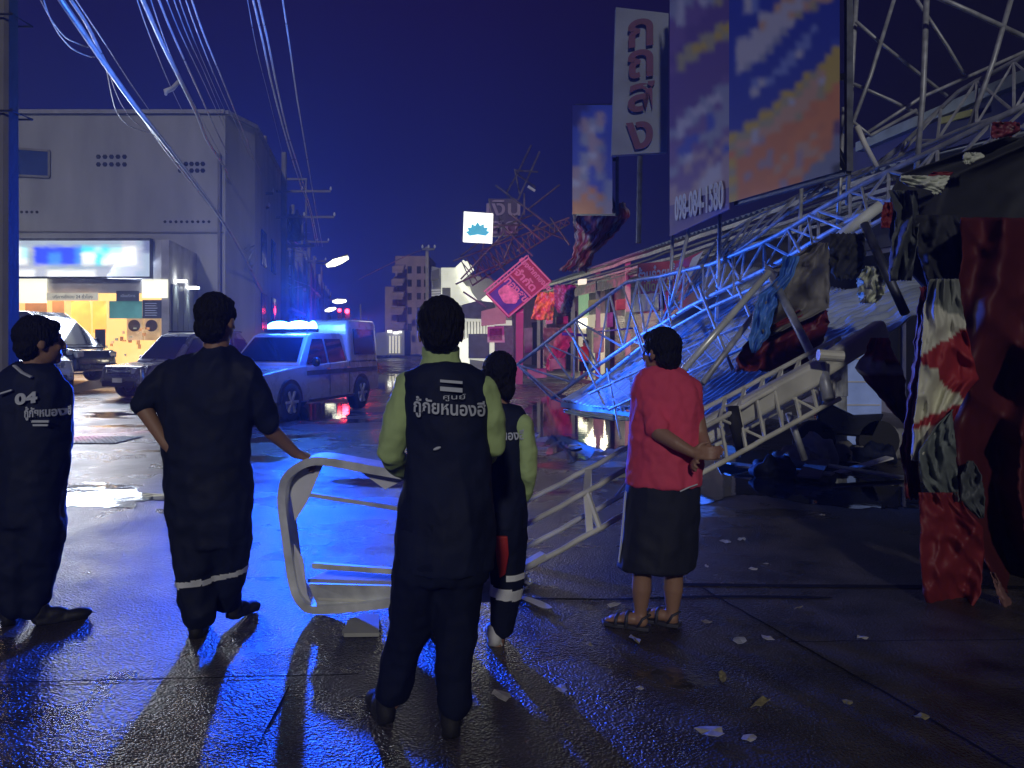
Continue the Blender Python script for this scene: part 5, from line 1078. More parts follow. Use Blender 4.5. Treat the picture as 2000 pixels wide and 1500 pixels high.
# C: upper lattice behind it, fanning to the top right
tcx = thing('billboard_lattice', 'second steel lattice higher up, running under the tall signs to the right edge', 'billboard frame', P(1200, 640, 14))
d1 = [P(1285, 632, 14), P(1400, 520, 13), P(1560, 402, 11.4), P(1700, 332, 10.2), P(1880, 252, 9), P(2060, 190, 8)]
d2 = [P(1400, 470, 13.4), P(1480, 420, 12.6), P(1600, 362, 11.2), P(1720, 322, 10.2), P(1880, 172, 9.4), P(2060, 80, 8.4)]
truss(d1, d2, (0, 0, 0), 12, .028, M['steel'], tcx, rb=.018)
# D: standing scaffold posts
sc_ = thing('scaffold', 'standing steel scaffold of upright poles and diagonals at the top right', 'scaffold', P(1800, 600, 9.6))
for nm, r_, pts in (('upright_pole', .03, ((1662, -60, 10), (1656, 200, 10), (1650, 260, 10))), ('upright_pole', .03, ((1676, -60, 10), (1664, 150, 10), (1655, 400, 10))), ('upright_pole', .035, ((1812, -60, 9.4), (1803, 180, 9.4), (1790, 330, 9.4))), ('upright_pole', .028, ((1566, 352, 11), (1560, 510, 11), (1557, 545, 11))), ('upright_pole', .03, ((1407, 385, 12), (1403, 540, 12), (1398, 660, 12))), ('upright_pole', .03, ((1315, 425, 13.4), (1310, 560, 13.4), (1304, 685, 13.4))), ('upright_pole', .028, ((1648, 210, 10.4), (1640, 380, 10.4), (1636, 450, 10.4))),
    ('diagonal_pole', .025, ((1752, -20, 9.6), (1700, 150, 9.6), (1655, 270, 9.6))), ('diagonal_pole', .03, ((1980, -20, 9), (1940, 120, 9), (1888, 262, 9))), ('diagonal_pole', .022, ((1672, 42, 9.9), (1720, 84, 9.9), (1850, 188, 9.9))), ('diagonal_pole', .022, ((1668, 164, 9.9), (1740, 196, 9.9), (1800, 226, 9.9))), ('diagonal_pole', .022, ((1784, -10, 9.9), (1850, 90, 9.9), (1884, 148, 9.9))), ('diagonal_pole', .03, ((1825, -8, 9), (1900, 25, 9), (2060, 100, 9))), ('diagonal_pole', .022, ((1690, 262, 9.8), (1800, 190, 9.8), (2060, 75, 9.8))), ('diagonal_pole', .03, ((1352, 420, 12.6), (1320, 560, 12.6), (1312, 590, 12.6))), ('diagonal_pole', .022, ((1662, 235, 9.3), (1700, 265, 9.3), (1790, 215, 9.3)))):
    mb = MB(); mb.tube([P(*p) for p in pts], r_, 8); mb.obj(nm, M['steel'], sc_, smooth=True)
mb = MB(); mb.tube([P(1674, 246, 8.8), P(1688, 280, 8.8), P(1712, 326, 8.8)], .032, 8); mb.obj('pale_pipe', mat('pale_pipe', (.75, .75, .72), .4), sc_, smooth=True)
# fallen tin roof sheets
rt = thing('tin_roof_sheet', 'large bluish corrugated tin roof slumped across the pavement under the frames', 'roof sheet', G(1230, 850))
corrug(P(1398, 826, 9.6), P(1098, 784, 15.2), P(1470, 520, 14.2), P(1680, 575, 10.4), 380, 50, .028, 34, 'tin', M['tin'], rt, warp=.10, seed=2)
mb = MB(); mb.beam(P(1098, 790, 15.2), P(1240, 812, 12.2), .06, .10); mb.beam(P(1240, 812, 12.2), P(1398, 834, 9.6), .05, .10); mb.obj('edge_flashing', mat('pale_flashing', (.42, .5, .52)), rt)
rt2 = thing('tin_roof_sheet', 'smaller tin roof sheet behind the cream casing and the dangling plastic', 'roof sheet', P(1700, 700, 8.5))
corrug(P(1585, 700, 8.2), P(1560, 600, 10.6), P(1800, 522, 10.2), P(1815, 606, 8.0), 200, 36, .025, 14, 'tin', M['tin'], rt2, warp=.09, seed=6)
# struts
def strut(p, q_, r_, m, label, nm='steel_strut', cat='steel pole'):
    mb = MB(); mb.tube([P(*p), P(*q_)], r_, 10); o = mb.obj(nm, m, smooth=True); lo = P(*p) if P(*p).z < P(*q_).z else P(*q_); tag(rebase(o, lo), label, cat, 'loose poles in the wreck'); return o
strut((1335, 722, 7.2), (1502, 532, 7.8), .034, mat('bright_pole', (.9, .95, .85), .35, .3), 'brightest pale pole rising right from behind the woman in red')
strut((1372, 748, 7.9), (1482, 602, 8.5), .032, M['steel'], 'grey green pole just below the brightest pale pole')
strut((1500, 525, 8.2), (1610, 742, 6.6), .040, M['steel'], 'grey pole leaning from the pole junction down onto the mast')
strut((1688, 438, 8), (1768, 612, 7.4), .045, M['darksteel'], 'dark beam standing against the tin sheet left of the hanging banner')
strut((1540, 806, 6.6), (1572, 898, 6.6), .028, M['steel'], 'short prop under the middle of the fallen mast')
strut((1186, 720, 14), (1212, 856, 11), .018, M['steel'], 'thin dark rod dangling before the tin roof near the pavement')
strut((1600, 700, 6.4), (1618, 780, 6.2), .05, M['steel'], 'stubby upright end plate where the mast meets the cream casing')
strut((1630, 470, 8.4), (1722, 400, 8.2), .06, mat('pale_pole', (.75, .8, .76), .5), 'bright pale board edge above the grey tarpaulin')  # even pale base colour
# tarpaulins and plastic
def tarp(label, rows, Y, m, **k):
    o = cloth('tarpaulin', rows, Y, m, **k); tag(rebase(o, P(rows[-1][1], rows[-1][0], Y)), label, 'tarpaulin', 'torn sheets hanging in the wreck'); return o
M['olive'] = mat('grey_tarpaulin', (.21, .20, .19), .6, bump=.012, bs=5, vs=3)
M['bluefilm'] = mat('blue_plastic', (.09, .25, .72), .4, bump=.012, bs=16, var=.35, vs=14)
M['maroon'] = mat('maroon_cloth', (.16, .02, .035), .5, bump=.008, bs=6)
M['pile'] = mat('white_plastic', (.62, .66, .55), .45, bump=.01, bs=9, vs=6)
M['blackvinyl'] = mat('black_vinyl', (.03, .033, .04), .78, bump=.006, bs=5, vs=2, var=.4)
M['deepred'] = mat('deep_red_vinyl', (.10, .012, .014), .65, bump=.004, bs=6, var=.35, vs=1.5)
M['redcloth'] = mat('red_banner_vinyl', (.21, .02, .024), .62, bump=.004, bs=6, var=.3, vs=1.5)
tarp('grey green tarpaulin hanging below the long frame', [(474, 1592, 1618), (500, 1548, 1620), (550, 1508, 1620), (600, 1492, 1621), (630, 1486, 1560), (655, 1492, 1508)], 8.0, M['olive'], amp=.18, freq=2, seed=4, jag=3)
tarp('bright blue plastic sheet dangling left of the grey tarpaulin', [(500, 1530, 1562), (540, 1522, 1550), (580, 1478, 1520), (620, 1470, 1510), (660, 1462, 1500), (688, 1468, 1478)], 7.9, M['bluefilm'], amp=.12, freq=3, seed=5, jag=4)
tarp('dark maroon cloth slung behind the grey pole above the mast', [(606, 1560, 1618), (640, 1500, 1618), (670, 1455, 1605), (700, 1438, 1590), (725, 1436, 1560)], 8.3, M['maroon'], amp=.2, freq=2, seed=6, jag=4)
tarp('crumpled off white plastic bunched on the tin sheet', [(520, 1690, 1722), (545, 1674, 1730), (575, 1676, 1728), (592, 1680, 1710)], 7.9, M['pile'], amp=.16, freq=4, seed=7, jag=3)
tarp('black sheet added as the dark hole above the off white plastic', [(456, 1622, 1690), (500, 1618, 1690), (530, 1620, 1680), (545, 1632, 1660)], 8.2, M['blackvinyl'], amp=.1, freq=2, seed=8, jag=5)  # black sheet put in for the dark hole of the wreck
tarp('pale ragged sheet end near the foot of the long frame', [(800, 1100, 1104), (806, 1102, 1180), (815, 1140, 1236), (822, 1200, 1236)], 12.2, mat('pale_flashing', (.4, .5, .5)), amp=.05, freq=2, seed=9, jag=2)
tarp('folded red and white banner corner hanging right of the casing', [(660, 1700, 1735), (690, 1690, 1745), (715, 1668, 1760), (745, 1690, 1768), (790, 1730, 1770), (826, 1762, 1776)], 6.5, M['print'], amp=.12, freq=2, seed=10, jag=3, col=lambda u, v: (.55, .52, .46) if (v < .42 and v > .2 + .15 * u) else ((.42, .07, .07) if v < .3 else (.14, .015, .03)))

# more boards, lamps and goods crowding the shop row; two glow as if lit
for i, (x0, y0, x1, y1, Y_, col_, em, lb) in enumerate(((1066, 618, 1080, 634, 27, (.6, .5, .5), .0, 'small pale board beside the orange and yellow cloth'), (1086, 618, 1110, 634, 28, (.5, .2, .3), .0, 'rose board under the crumpled mauve cloth'), (1150, 585, 1172, 600, 27, (.55, .45, .2), .1, 'yellowish board hanging in the lit doorway'), (1204, 584, 1222, 606, 24, (.6, .18, .14), .0, 'salmon red board left of the blue sign'), (1186, 610, 1198, 640, 25, (.35, .3, .5), .0, 'lilac upright board left of the roller shutter'), (1160, 640, 1180, 690, 29, (.5, .42, .36), .1, 'stacked tan goods beside the orange shirt'), (1024, 640, 1040, 690, 33, (.25, .25, .3), .0, 'grey cabinet right of the pink post'), (1074, 700, 1104, 722, 29, (.4, .28, .3), .0, 'dusky box on the pavement under the pink sheet'), (1030, 720, 1068, 740, 28, (.30, .22, .26), .0, 'low heap box at the foot of the pink post'), (1130, 545, 1146, 556, 26, (1, 1, .7), .9, 'small glowing yellow lamp box above the lit doorway'))):
    o = None; mb = MB(); mb.prism([P(x0, y1, Y_), P(x1, y1 - 2, Y_), P(x1, y0 - 1, Y_), P(x0, y0 + 1, Y_)], (0, .3, 0)); o = mb.obj('shop_board', mat('board_%d' % i, col_, .6, var=.5, vs=3, **({'emit': col_, 'es': em} if em else {}))); bev(o, .02); tag(rebase(o, P(x0, y1, Y_)), lb, 'board', 'boards and goods crowding the shop row')

# long loose lattice rails lying over the tin
mb = MB(); t = thing('fallen_lattice', 'thin pale lattice lying crosswise over the bluish tin sheet', 'lattice', P(1180, 770, 12.6))
ra = [P(1150, 770, 12.8), P(1300, 700, 11.4), P(1440, 640, 10.2), P(1560, 590, 9.4)]; rb_ = [P(1190, 800, 12.2), P(1330, 735, 10.9), P(1470, 672, 9.8), P(1590, 620, 9.1)]
mb.tube(ra, .022, 6); mb.tube(rb_, .022, 6)
for k in range(19):
    f = k / 18 * 2.98; i = int(f); a = ra[i].lerp(ra[i + 1], f - i); b_ = rb_[i].lerp(rb_[i + 1], f - i); mb.tube([a, b_], .014, 5)
mb.obj('rails', M['steel'], t)
for i, (p, q_, r_, lb) in enumerate((((1240, 640, 12.5), (1290, 790, 11), .018, 'thin rod crossing the tin above the woman head'), ((1120, 660, 14), (1180, 790, 12.5), .018, 'thin rod before the shop columns, leaning left'), ((1440, 560, 10), (1500, 700, 9), .02, 'thin rod between the two leaning poles'), ((1365, 560, 11), (1430, 720, 9.4), .022, 'thin rod right of the woman head'), ((1540, 450, 10.2), (1600, 560, 9.4), .02, 'thin rod above the blue plastic'), ((1580, 420, 10), (1700, 470, 9), .02, 'thin rod reaching toward the black sheet'))): strut(p, q_, r_, M['steel'], lb, 'steel_rod', 'steel rod')
# ================================================================== big torn banner at the right
bb_ = thing('torn_banner', 'huge torn black and red vinyl banner draped to the ground at the right edge', 'banner', P(1870, 1185, 4.7))
def bpart(name, rows, Y, m, **k):
    rng = k.pop('root', bb_); o = cloth(name, rows, Y, m, **k); off = rng.location
    o.data.transform(Matrix.Translation(-off)); o.parent = rng; OFF[o.name] = off.copy(); return o
bpart('black_backing', [(268, 1960, 2240), (300, 1870, 2240), (340, 1760, 2240), (372, 1738, 2240), (420, 1742, 2240), (470, 1738, 2240), (520, 1765, 2240), (560, 1800, 2240), (640, 1840, 2240), (800, 1900, 2240), (1000, 1915, 2240), (1186, 1918, 2240)], 5.35, M['blackvinyl'], amp=.13, freq=5, seed=21, jag=5, nu=70, nv=90)
bpart('grey_flap', [(372, 1736, 1790), (420, 1752, 1796), (470, 1742, 1792), (520, 1736, 1784), (548, 1738, 1780)], 5.1, mat('grey_vinyl', (.10, .115, .12), .65, bump=.006, bs=6, vs=2, var=.3), amp=.10, freq=2, seed=22, jag=3, nu=24)
bpart('grey_flap', [(420, 1780, 1872), (480, 1790, 1886), (560, 1812, 1888), (600, 1836, 1880)], 5.15, M['blackvinyl'], amp=.10, freq=2, seed=28, jag=4, nu=30)
bpart('red_panel', [(425, 1876, 2240), (500, 1880, 2240), (600, 1862, 2240), (700, 1850, 2240), (850, 1838, 2240), (960, 1860, 2240), (1060, 1905, 2240), (1120, 1935, 2240), (1160, 1970, 2240), (1196, 1990, 2240)], 5.0, M['deepred'], amp=.30, freq=6, seed=23, jag=3, nu=90, nv=90)
def flapcol(u, v):
    v2 = v + .03 * fbm(u * 3, 1, 5)
    if v2 < .12 + .10 * u: return (.22, .24, .21)
    if v2 < .42 - .16 * u: return (.62, .62, .50)
    if v2 < .52 + .14 * u - (.06 if u < .35 else 0): return (.34, .028, .03)
    if v2 < .80 - .12 * u: return (.66, .66, .50)
    if v2 < .83 - .05 * u: return (.34, .028, .03)
    return (.60, .60, .48)
bpart('striped_flap', [(545, 1818, 1872), (600, 1804, 1880), (680, 1800, 1895), (740, 1794, 1912), (765, 1792, 1890), (800, 1788, 1872), (850, 1782, 1850), (900, 1779, 1812)], 4.75, M['print'], amp=.12, freq=1.5, seed=24, jag=2.5, nu=40, nv=60, col=flapcol)
bpart('grey_flap', [(800, 1862, 1858), (830, 1830, 1862), (880, 1795, 1868), (930, 1798, 1870), (980, 1822, 1872)], 4.68, mat('teal_grey_vinyl', (.17, .20, .19), .65, bump=.01, bs=6, vs=2, var=.3), amp=.09, freq=1.5, seed=25, jag=2, nu=30, nv=30)
bpart('grey_flap', [(900, 1890, 1900), (930, 1876, 1918), (980, 1876, 1924), (1012, 1912, 1922)], 4.66, mat('grey_vinyl', (.1, .1, .1)), amp=.06, freq=1, seed=26, jag=2, nu=20, nv=20)
bpart('red_flap', [(962, 1794, 1870), (1000, 1796, 1890), (1030, 1798, 1920), (1080, 1796, 1922), (1120, 1800, 1918), (1160, 1803, 1916), (1186, 1812, 1900)], 4.62, M['redcloth'], amp=.09, freq=1.2, seed=27, jag=1.5, nu=40, nv=40)
bpart('torn_edge', [(560, 1796, 1822), (640, 1790, 1806), (720, 1782, 1802), (800, 1770, 1792), (880, 1760, 1790), (960, 1766, 1800), (975, 1770, 1796)], 4.9, M['maroon'], amp=.08, freq=1, seed=29, jag=6, nu=14, nv=50)
bpart('red_flap', [(395, 1727, 1742), (415, 1722, 1744), (445, 1720, 1738)], 5.05, M['redcloth'], amp=.03, freq=1, seed=30, jag=2, nu=10)
bpart('ragged_top', [(343, 1760, 1856), (352, 1757, 1852), (362, 1770, 1846), (372, 1815, 1842), (379, 1822, 1838)], 5.0, M['pile'], amp=.05, freq=2, seed=31, jag=2.5, nu=30, nv=16)
bpart('ragged_top', [(336, 1822, 1862), (344, 1812, 1856)], 5.02, M['redcloth'], amp=.02, freq=1, seed=32, jag=2, nu=14, nv=8)
bpart('ragged_top', [(298, 1884, 1914), (306, 1880, 1924), (320, 1882, 1900)], 5.0, M['pile'], amp=.04, freq=1, seed=33, jag=3, nu=16, nv=10)
bpart('ragged_top', [(238, 1940, 1990), (255, 1934, 1992), (271, 1936, 1970)], 5.3, mat('maroon_print', (.20, .03, .05), .5, var=.7, vs=20), amp=.05, freq=1, seed=34, jag=4, nu=16, nv=10)
bpart('torn_corner', [(1118, 1935, 1942), (1150, 1944, 1960), (1196, 1958, 1990)], 4.55, mat('brown_vinyl', (.2, .1, .09), .5), amp=.04, freq=1, seed=35, jag=3, nu=10, nv=20)

# ================================================================== leaning pink sign
rs = thing('shop_sign', 'fallen pink framed square sign leaning on a pink post, blue panel with round emblem', 'sign', G(1014, 750))
Ys = 26.0; b = G(1014, 750)
M['pinkboard'] = mat('magenta_board', (.30, .035, .085), .45, vs=2, var=.15); M['pinkpost'] = mat('pink_post', (.62, .36, .44), .55, var=.1)
cs = [P(952, 574, Ys), P(1033, 506, Ys), P(1074, 562, Ys), P(994, 618, Ys)]
u_ = (cs[1] - cs[0]); v_ = (cs[3] - cs[0])
def sg(a, b_): return cs[0] + u_ * a + v_ * b_
mb = MB(); mb.prism([sg(-.03, -.03), sg(1.03, -.03), sg(1.03, 1.03), sg(-.03, 1.03)], (0, .22, 0)); mb.obj('panel', M['pinkboard'], rs)
mb = MB(); mb.prism([x + Vector((0, -.02, 0)) for x in (sg(.02, .05), sg(.52, .05), sg(.52, .93), sg(.02, .93))], (0, .02, 0)); mb.obj('blue_panel', mat('royal_panel', (.015, .03, .35), .4), rs)
mb = MB()
for p, q_ in ((sg(-.02, -.02), sg(1.02, -.02)), (sg(-.02, -.12), sg(1.02, -.12)), (sg(.0, 1.0), sg(1.0, 1.0)), (sg(0, 0), sg(0, 1)), (sg(1, 0), sg(1, 1)), (sg(.54, .02), sg(.54, .98))): mb.beam(p - Vector((0, .05, 0)), q_ - Vector((0, .05, 0)), .05)
for k in range(13): mb.beam(sg(k / 12, -.02), sg((k + .5) / 12, -.12), .03)
mb.obj('frame', M['pinkpost'], rs)
mb = MB(); n_ = 26; c = sg(.27, .46); pts = []
for k in range(n_):
    t = 2 * math.pi * k / n_; rr = 1 + .07 * math.sin(5 * t); pts.append(c + u_.normalized() * math.cos(t) * .28 * rr + v_.normalized() * math.sin(t) * .36 * rr + Vector((0, -.045, 0)))
mb.prism(pts, (0, .02, 0)); mb.obj('emblem', mat('pink_emblem', (.75, .42, .5), .5, var=.5, vs=6), rs)
upv = -u_.normalized(); rtv = v_.normalized()
text('ทองสุข', .36, M['pinkpost'], sg(.44, .5) - Vector((0, .05, 0)), rtv, -upv, rs, 'lettering', bold=.012, sx=1.0)
text('จำกัด', .36, M['pinkpost'], sg(.68, .45) - Vector((0, .02, 0)), rtv, -upv, rs, 'lettering', bold=.012, sx=1.2)
text('ของฝากทองสุข', .25, M['pinkpost'], sg(.89, .5) - Vector((0, .02, 0)), rtv, -upv, rs, 'lettering', bold=.010, sx=.95)
mb = MB(); mb.beam(b + Vector((0, 0, 0)), P(1015, 606, Ys + .3), .26, .26); mb.obj('post', M['pinkpost'], rs)
# lattice tangle behind that sign
tg = thing('collapsed_frame', 'dark tangled steel lattice collapsed behind the pink sign under the lotus sign', 'steel frame', P(1000, 600, 30))
M['rust'] = mat('rusty_steel', (.20, .17, .20), .6, .4, var=.4, vs=5)
ln = [((885, 510), (1112, 425)), ((905, 470), (1040, 420)), ((922, 558), (1112, 436)), ((900, 545), (985, 455)), ((968, 362), (1085, 450)), ((1037, 284), (1010, 340)), ((1054, 296), (1012, 390)), ((1005, 330), (1015, 378)), ((1006, 333), (1050, 336)), ((1093, 361), (1030, 410)), ((990, 375), (1010, 340)), ((1022, 415), (985, 505)), ((1030, 440), (960, 480)), ((940, 470), (900, 500)), ((1000, 420), (1060, 470)), ((1060, 430), (1010, 490)), ((960, 500), (1000, 545)), ((935, 520), (975, 560)), ((1010, 340), (1045, 365)), ((950, 455), (930, 540)), ((1075, 425), (1112, 478)), ((1024, 378), (1024, 420)), ((905, 570), (950, 600)), ((890, 555), (1000, 505)), ((1040, 440), (1108, 470)), ((980, 440), (1040, 500))]
mb = MB(); random.seed(5)
for a, c in ln: mb.tube([P(*a, 27 + random.uniform(0, 2)), P(*c, 27 + random.uniform(0, 2))], .035, 5)
for k in range(40):
    t = k / 40; a = P(895 + 215 * t, 512 - 86 * t, 28); c = P(922 + 190 * t, 556 - 120 * t, 28); mb.tube([a, P(922 + 190 * (t + .03), 556 - 120 * (t + .03), 28)] if k % 2 else [c, P(895 + 215 * (t + .03), 512 - 86 * (t + .03), 28)], .02, 4)
mb.obj('lattice_bars', M['rust'], tg)
mb = MB(); mb.tube([P(1031, 364, 27), P(1045, 373, 27)], .05, 8); mb.obj('lamp_fitting', M['white'], tg)
# cash sign and lotus lightbox
t = thing('cash_sign', 'dim purple sign with two rows of outlined lettering right of the lotus lightbox', 'sign', P(984, 470, 31))
mb = MB(); mb.prism([P(957, 462, 31), P(1012, 458, 31), P(1010, 388, 31), P(955, 388, 31)], (0, .2, 0)); mb.obj('panel', mat('purple_panel', (.10, .06, .17), .6), t)
text('เงิน', .85, mat('violet_letter', (.36, .25, .42), .5), P(983, 408, 30.95), (1, 0, 0), UP, t, 'lettering', bold=.012, sx=1.25); text('สด', .85, mat('violet_letter', (.4, .3, .4)), P(985, 443, 30.95), (1, 0, 0), UP, t, 'lettering', bold=.012, sx=1.25)
lt = thing('lightbox_sign', 'bright square white lightbox with a blue lotus emblem', 'sign', P(934, 474, 26))
mb = MB(); q_ = [P(904, 471, 26), P(961, 474, 26), P(963, 417, 26), P(906, 413, 26)]; mb.prism(q_, (0, .25, 0)); mb.obj('case', mat('lightbox_face', (.9, .9, .85), .4, emit=(1, 1, .84), es=1.35, vs=.8, var=.1), lt)
for k in range(7):
    a = R(-75 + k * 25); l_ = 24 - abs(k - 3) * 1.6; cx_, cy_ = 933, 458; tip = (cx_ + math.sin(a) * l_ * 1.25, cy_ - math.cos(a) * l_); s_ = 6.5; pr = (math.cos(a), math.sin(a) * .9); md_ = (cx_ + math.sin(a) * l_ * .75, cy_ - math.cos(a) * l_ * .6)
    mb = MB(); mb.prism([P(cx_, cy_, 25.96), P(md_[0] + pr[0] * s_, md_[1] + pr[1] * s_, 25.96), P(*tip, 25.96), P(md_[0] - pr[0] * s_, md_[1] - pr[1] * s_, 25.96)], (0, -.02 - .004 * k, 0)); mb.obj('lotus_petal', mat('lotus_blue', (.05, .42, .55), .5, emit=(.06, .42, .55), es=.75), lt)
mb = MB(); mb.tube([P(960, 416, 26.2), P(955, 388, 26.3)], .03, 6); mb.tube([P(962, 440, 26.2), P(1020, 440, 27)], .04, 6); mb.obj('hanger', M['rust'], lt)
lamp('lightbox_glow', 'AREA', P(934, 443, 25.6), 30, (1, 1, .85), P(934, 460, 10), 1.0)
# ---------------- white lit shop behind
lw = thing('lit_shophouse', 'brightly lit white shop front with a big arrow shaped board behind the lattice', 'building', P(900, 715, 40))
M['litw'] = mat('glowing_white_wall', (.8, .8, .7), .7, emit=(.98, 1, .78), es=.5, vs=1.2, var=.5)  # emission stands for fluorescent light on the shop front
M['litw2'] = mat('glowing_white_bright', (.8, .8, .7), .7, emit=(.98, 1, .8), es=1.0, vs=3, var=.3)  # brighter glow for boards and post, as if lit
def pq(pts, Y, m, name, parent, t=.1): mb = MB(); mb.prism([P(*p, Y) for p in pts], (0, -t, 0)); return mb.obj(name, m, parent)
mb = MB(); mb.prism([P(843, 718, 41), P(1000, 724, 41), P(1000, 560, 41), P(960, 545, 41), P(843, 520, 41)], (0, 8, 0)); mb.obj('wall', M['plaster'], lw)
pq([(862, 596), (930, 596), (918, 560), (896, 556), (925, 522), (912, 510), (893, 523), (862, 523)], 40.4, M['litw'], 'glowing_wall', lw)
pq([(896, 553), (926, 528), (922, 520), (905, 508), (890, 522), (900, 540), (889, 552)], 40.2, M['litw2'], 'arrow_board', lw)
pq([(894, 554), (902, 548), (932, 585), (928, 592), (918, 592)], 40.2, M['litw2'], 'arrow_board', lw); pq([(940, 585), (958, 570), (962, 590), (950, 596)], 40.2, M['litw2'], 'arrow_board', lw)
pq([(842, 550), (858, 545), (858, 525), (842, 530)], 40.3, M['conc'], 'wall_box', lw)
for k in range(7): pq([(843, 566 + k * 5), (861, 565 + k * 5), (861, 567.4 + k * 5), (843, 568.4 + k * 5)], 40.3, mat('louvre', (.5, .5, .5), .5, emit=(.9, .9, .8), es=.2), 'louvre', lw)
pq([(864, 594), (880, 594), (880, 562), (864, 562)], 40.25, mat('grille_grey', (.25, .25, .2), .6), 'window', lw)
pq([(900, 622), (965, 622), (968, 592), (936, 588), (904, 596)], 39.6, mat('dark_awning', (.10, .09, .13), .7, var=.7, vs=2), 'awning', lw, .5)
pq([(902, 700), (1000, 712), (1000, 626), (902, 622)], 40.4, M['litw'], 'glowing_doorway', lw)
for k in range(8): pq([(906 + k * 6, 700), (908 + k * 6, 700), (908 + k * 6, 628), (906 + k * 6, 628)], 40.2, mat('slat_grey', (.4, .4, .34), .6, emit=(.5, .5, .35), es=.2), 'door_slat', lw)  # slats, like the louvres, glow faintly in place of light on them
pq([(915, 700), (956, 700), (956, 652), (915, 652)], 39.8, mat('grey_car_back', (.12, .12, .16), .5), 'counter', lw); pq([(893, 714), (918, 716), (914, 660), (896, 668)], 39.9, M['litw2'], 'door_post', lw)
pq([(966, 720), (1003, 722), (1003, 636), (966, 636)], 38.5, M['darksteel'], 'side_wall', lw, .4); lamp('lit_front_glow', 'AREA', P(905, 620, 38.5), 160, (1, 1, .8), P(905, 700, 25), 3)
o = pq([(940, 637), (988, 632), (988, 601), (972, 600), (940, 608)], 30, mat('beige_sign', (.52, .46, .38), .6, var=.15), 'beige_sign_board', None); tag(rebase(o, P(940, 637, 30)), 'blank beige sign board with curved top left of the pink post', 'sign')
t = thing('framed_poster', 'small framed poster with striped print below the beige sign board', 'poster', P(968, 668, 31)); pq([(952, 669), (986, 669), (984, 637), (952, 638)], 31, M['white'], 'frame', t); pq([(956, 664), (981, 664), (980, 641), (956, 642)], 30.85, mat('poster_print', (.22, .10, .14), .5, var=.9, vs=6), 'print', t, .02)
o = pq([(978, 712), (996, 712), (996, 690), (978, 690)], 30, mat('pink_crate', (.6, .45, .5), .6), 'crate', None); bev(o, .02); tag(rebase(o, P(978, 712, 30)), 'small pale crate on the ground left of the pink post', 'crate')
# blue beam and pink drapes among the shops
strut((1098, 652, 28), (1146, 655, 28), .06, mat('blue_beam', (.08, .15, .7), .5), 'short blue beam across the doorway left of the orange shirt', 'blue_beam', 'beam')
strut((1168, 648, 26), (1235, 641, 22), .03, mat('blue_beam', (.08, .15, .7)), 'thin blue beam across the roller shutter', 'blue_beam', 'beam')
o = cloth('pink_tarpaulin', [(640, 1062, 1118), (660, 1060, 1118), (690, 1062, 1108), (725, 1064, 1080)], 31, mat('pink_tarp', (.70, .30, .36), .5, bump=.01, bs=4), amp=.4, freq=2, seed=44, jag=3, nu=30); tag(rebase(o, P(1064, 725, 31)), 'pink lit plastic sheet slumped between the shop columns', 'tarpaulin', 'torn sheets hanging in the wreck')
# ================================================================== frame held by the stout man
hf = thing('sign_casing', 'rounded aluminium sign frame held upright by the stout man, torn white panel inside', 'sign frame', G(660, 1195))
M['alu'] = mat('scuffed_aluminium', (.82, .84, .80), .42, .2, var=.35, vs=6, bump=.002, bs=30)
path = [(960, 940, 4.0), (850, 928, 4.05), (788, 914, 4.1), (720, 902, 4.2), (650, 890, 4.28), (615, 890, 4.32), (585, 902, 4.36), (562, 922, 4.38), (552, 950, 4.4), (551, 985, 4.42), (558, 1040, 4.44), (566, 1100, 4.46), (575, 1145, 4.46), (592, 1175, 4.44), (615, 1188, 4.42), (660, 1188, 4.38), (740, 1180, 4.3), (860, 1162, 4.15), (960, 1146, 4.0)]
mb = MB(); pp = [P(*p) for p in path]
for a, c in zip(pp[:-1], pp[1:]): mb.beam(a, c + (c - a).normalized() * .01, .10, .035, up=(0, 0, 1)) if abs((c - a).x) < abs((c - a).z) * .0 else None
def ribbon(pts, wy, th, name, m, parent, cen=None):
    """flat rim following pts, wy deep in the view direction, th thick"""
    cen = cen or sum(pts, Vector()) / len(pts); mb = MB(); v = []
    for i, p in enumerate(pts):
        d = (pts[min(i + 1, len(pts) - 1)] - pts[max(0, i - 1)]).normalized(); yv = Vector((0, 1, 0)); n_ = d.cross(yv).normalized(); yv = n_.cross(d).normalized()
        if (p - cen).dot(n_) < 0: n_ = -n_
        v += [p - yv * wy / 2, p + yv * wy / 2, p + yv * wy / 2 - n_ * th, p - yv * wy / 2 - n_ * th]
    n2 = len(pts); mb.add(v, [(i * 4 + k, i * 4 + (k + 1) % 4, (i + 1) * 4 + (k + 1) % 4, (i + 1) * 4 + k) for i in range(n2 - 1) for k in range(4)] + [(0, 1, 2, 3), tuple((n2 - 1) * 4 + k for k in range(4))])
    return mb.obj(name, m, parent)
def smoothpath(p, k=6):
    o_ = []
    for i in range(len(p) - 1):
        a, b_, c, d = p[max(i - 1, 0)], p[i], p[i + 1], p[min(i + 2, len(p) - 1)]
        for j in range(k): t = j / k; o_.append(.5 * (2 * b_ + (c - a) * t + (2 * a - 5 * b_ + 4 * c - d) * t * t + (3 * b_ - a - 3 * c + d) * t ** 3))
    return o_ + [p[-1]]
ribbon(smoothpath(pp), .17, .045, 'rim', M['alu'], hf, P(760, 1040, 4.2))
mb = MB(); mb.beam(P(556, 958, 4.42), P(960, 1022, 4.05), .02, .022); mb.obj('cross_bar', M['alu'], hf)
mb = MB(); mb.beam(P(612, 1104, 4.3), P(960, 1128, 3.95), .03, .03); mb.obj('cross_bar', M['alu'], hf)
def sheet(pts, m, name, parent, t=.006): mb = MB(); mb.prism([P(*p) for p in pts], (0, t, 0)); return mb.obj(name, m, parent)
M['panel'] = mat('torn_white_panel', (.80, .80, .84), .5, var=.12)
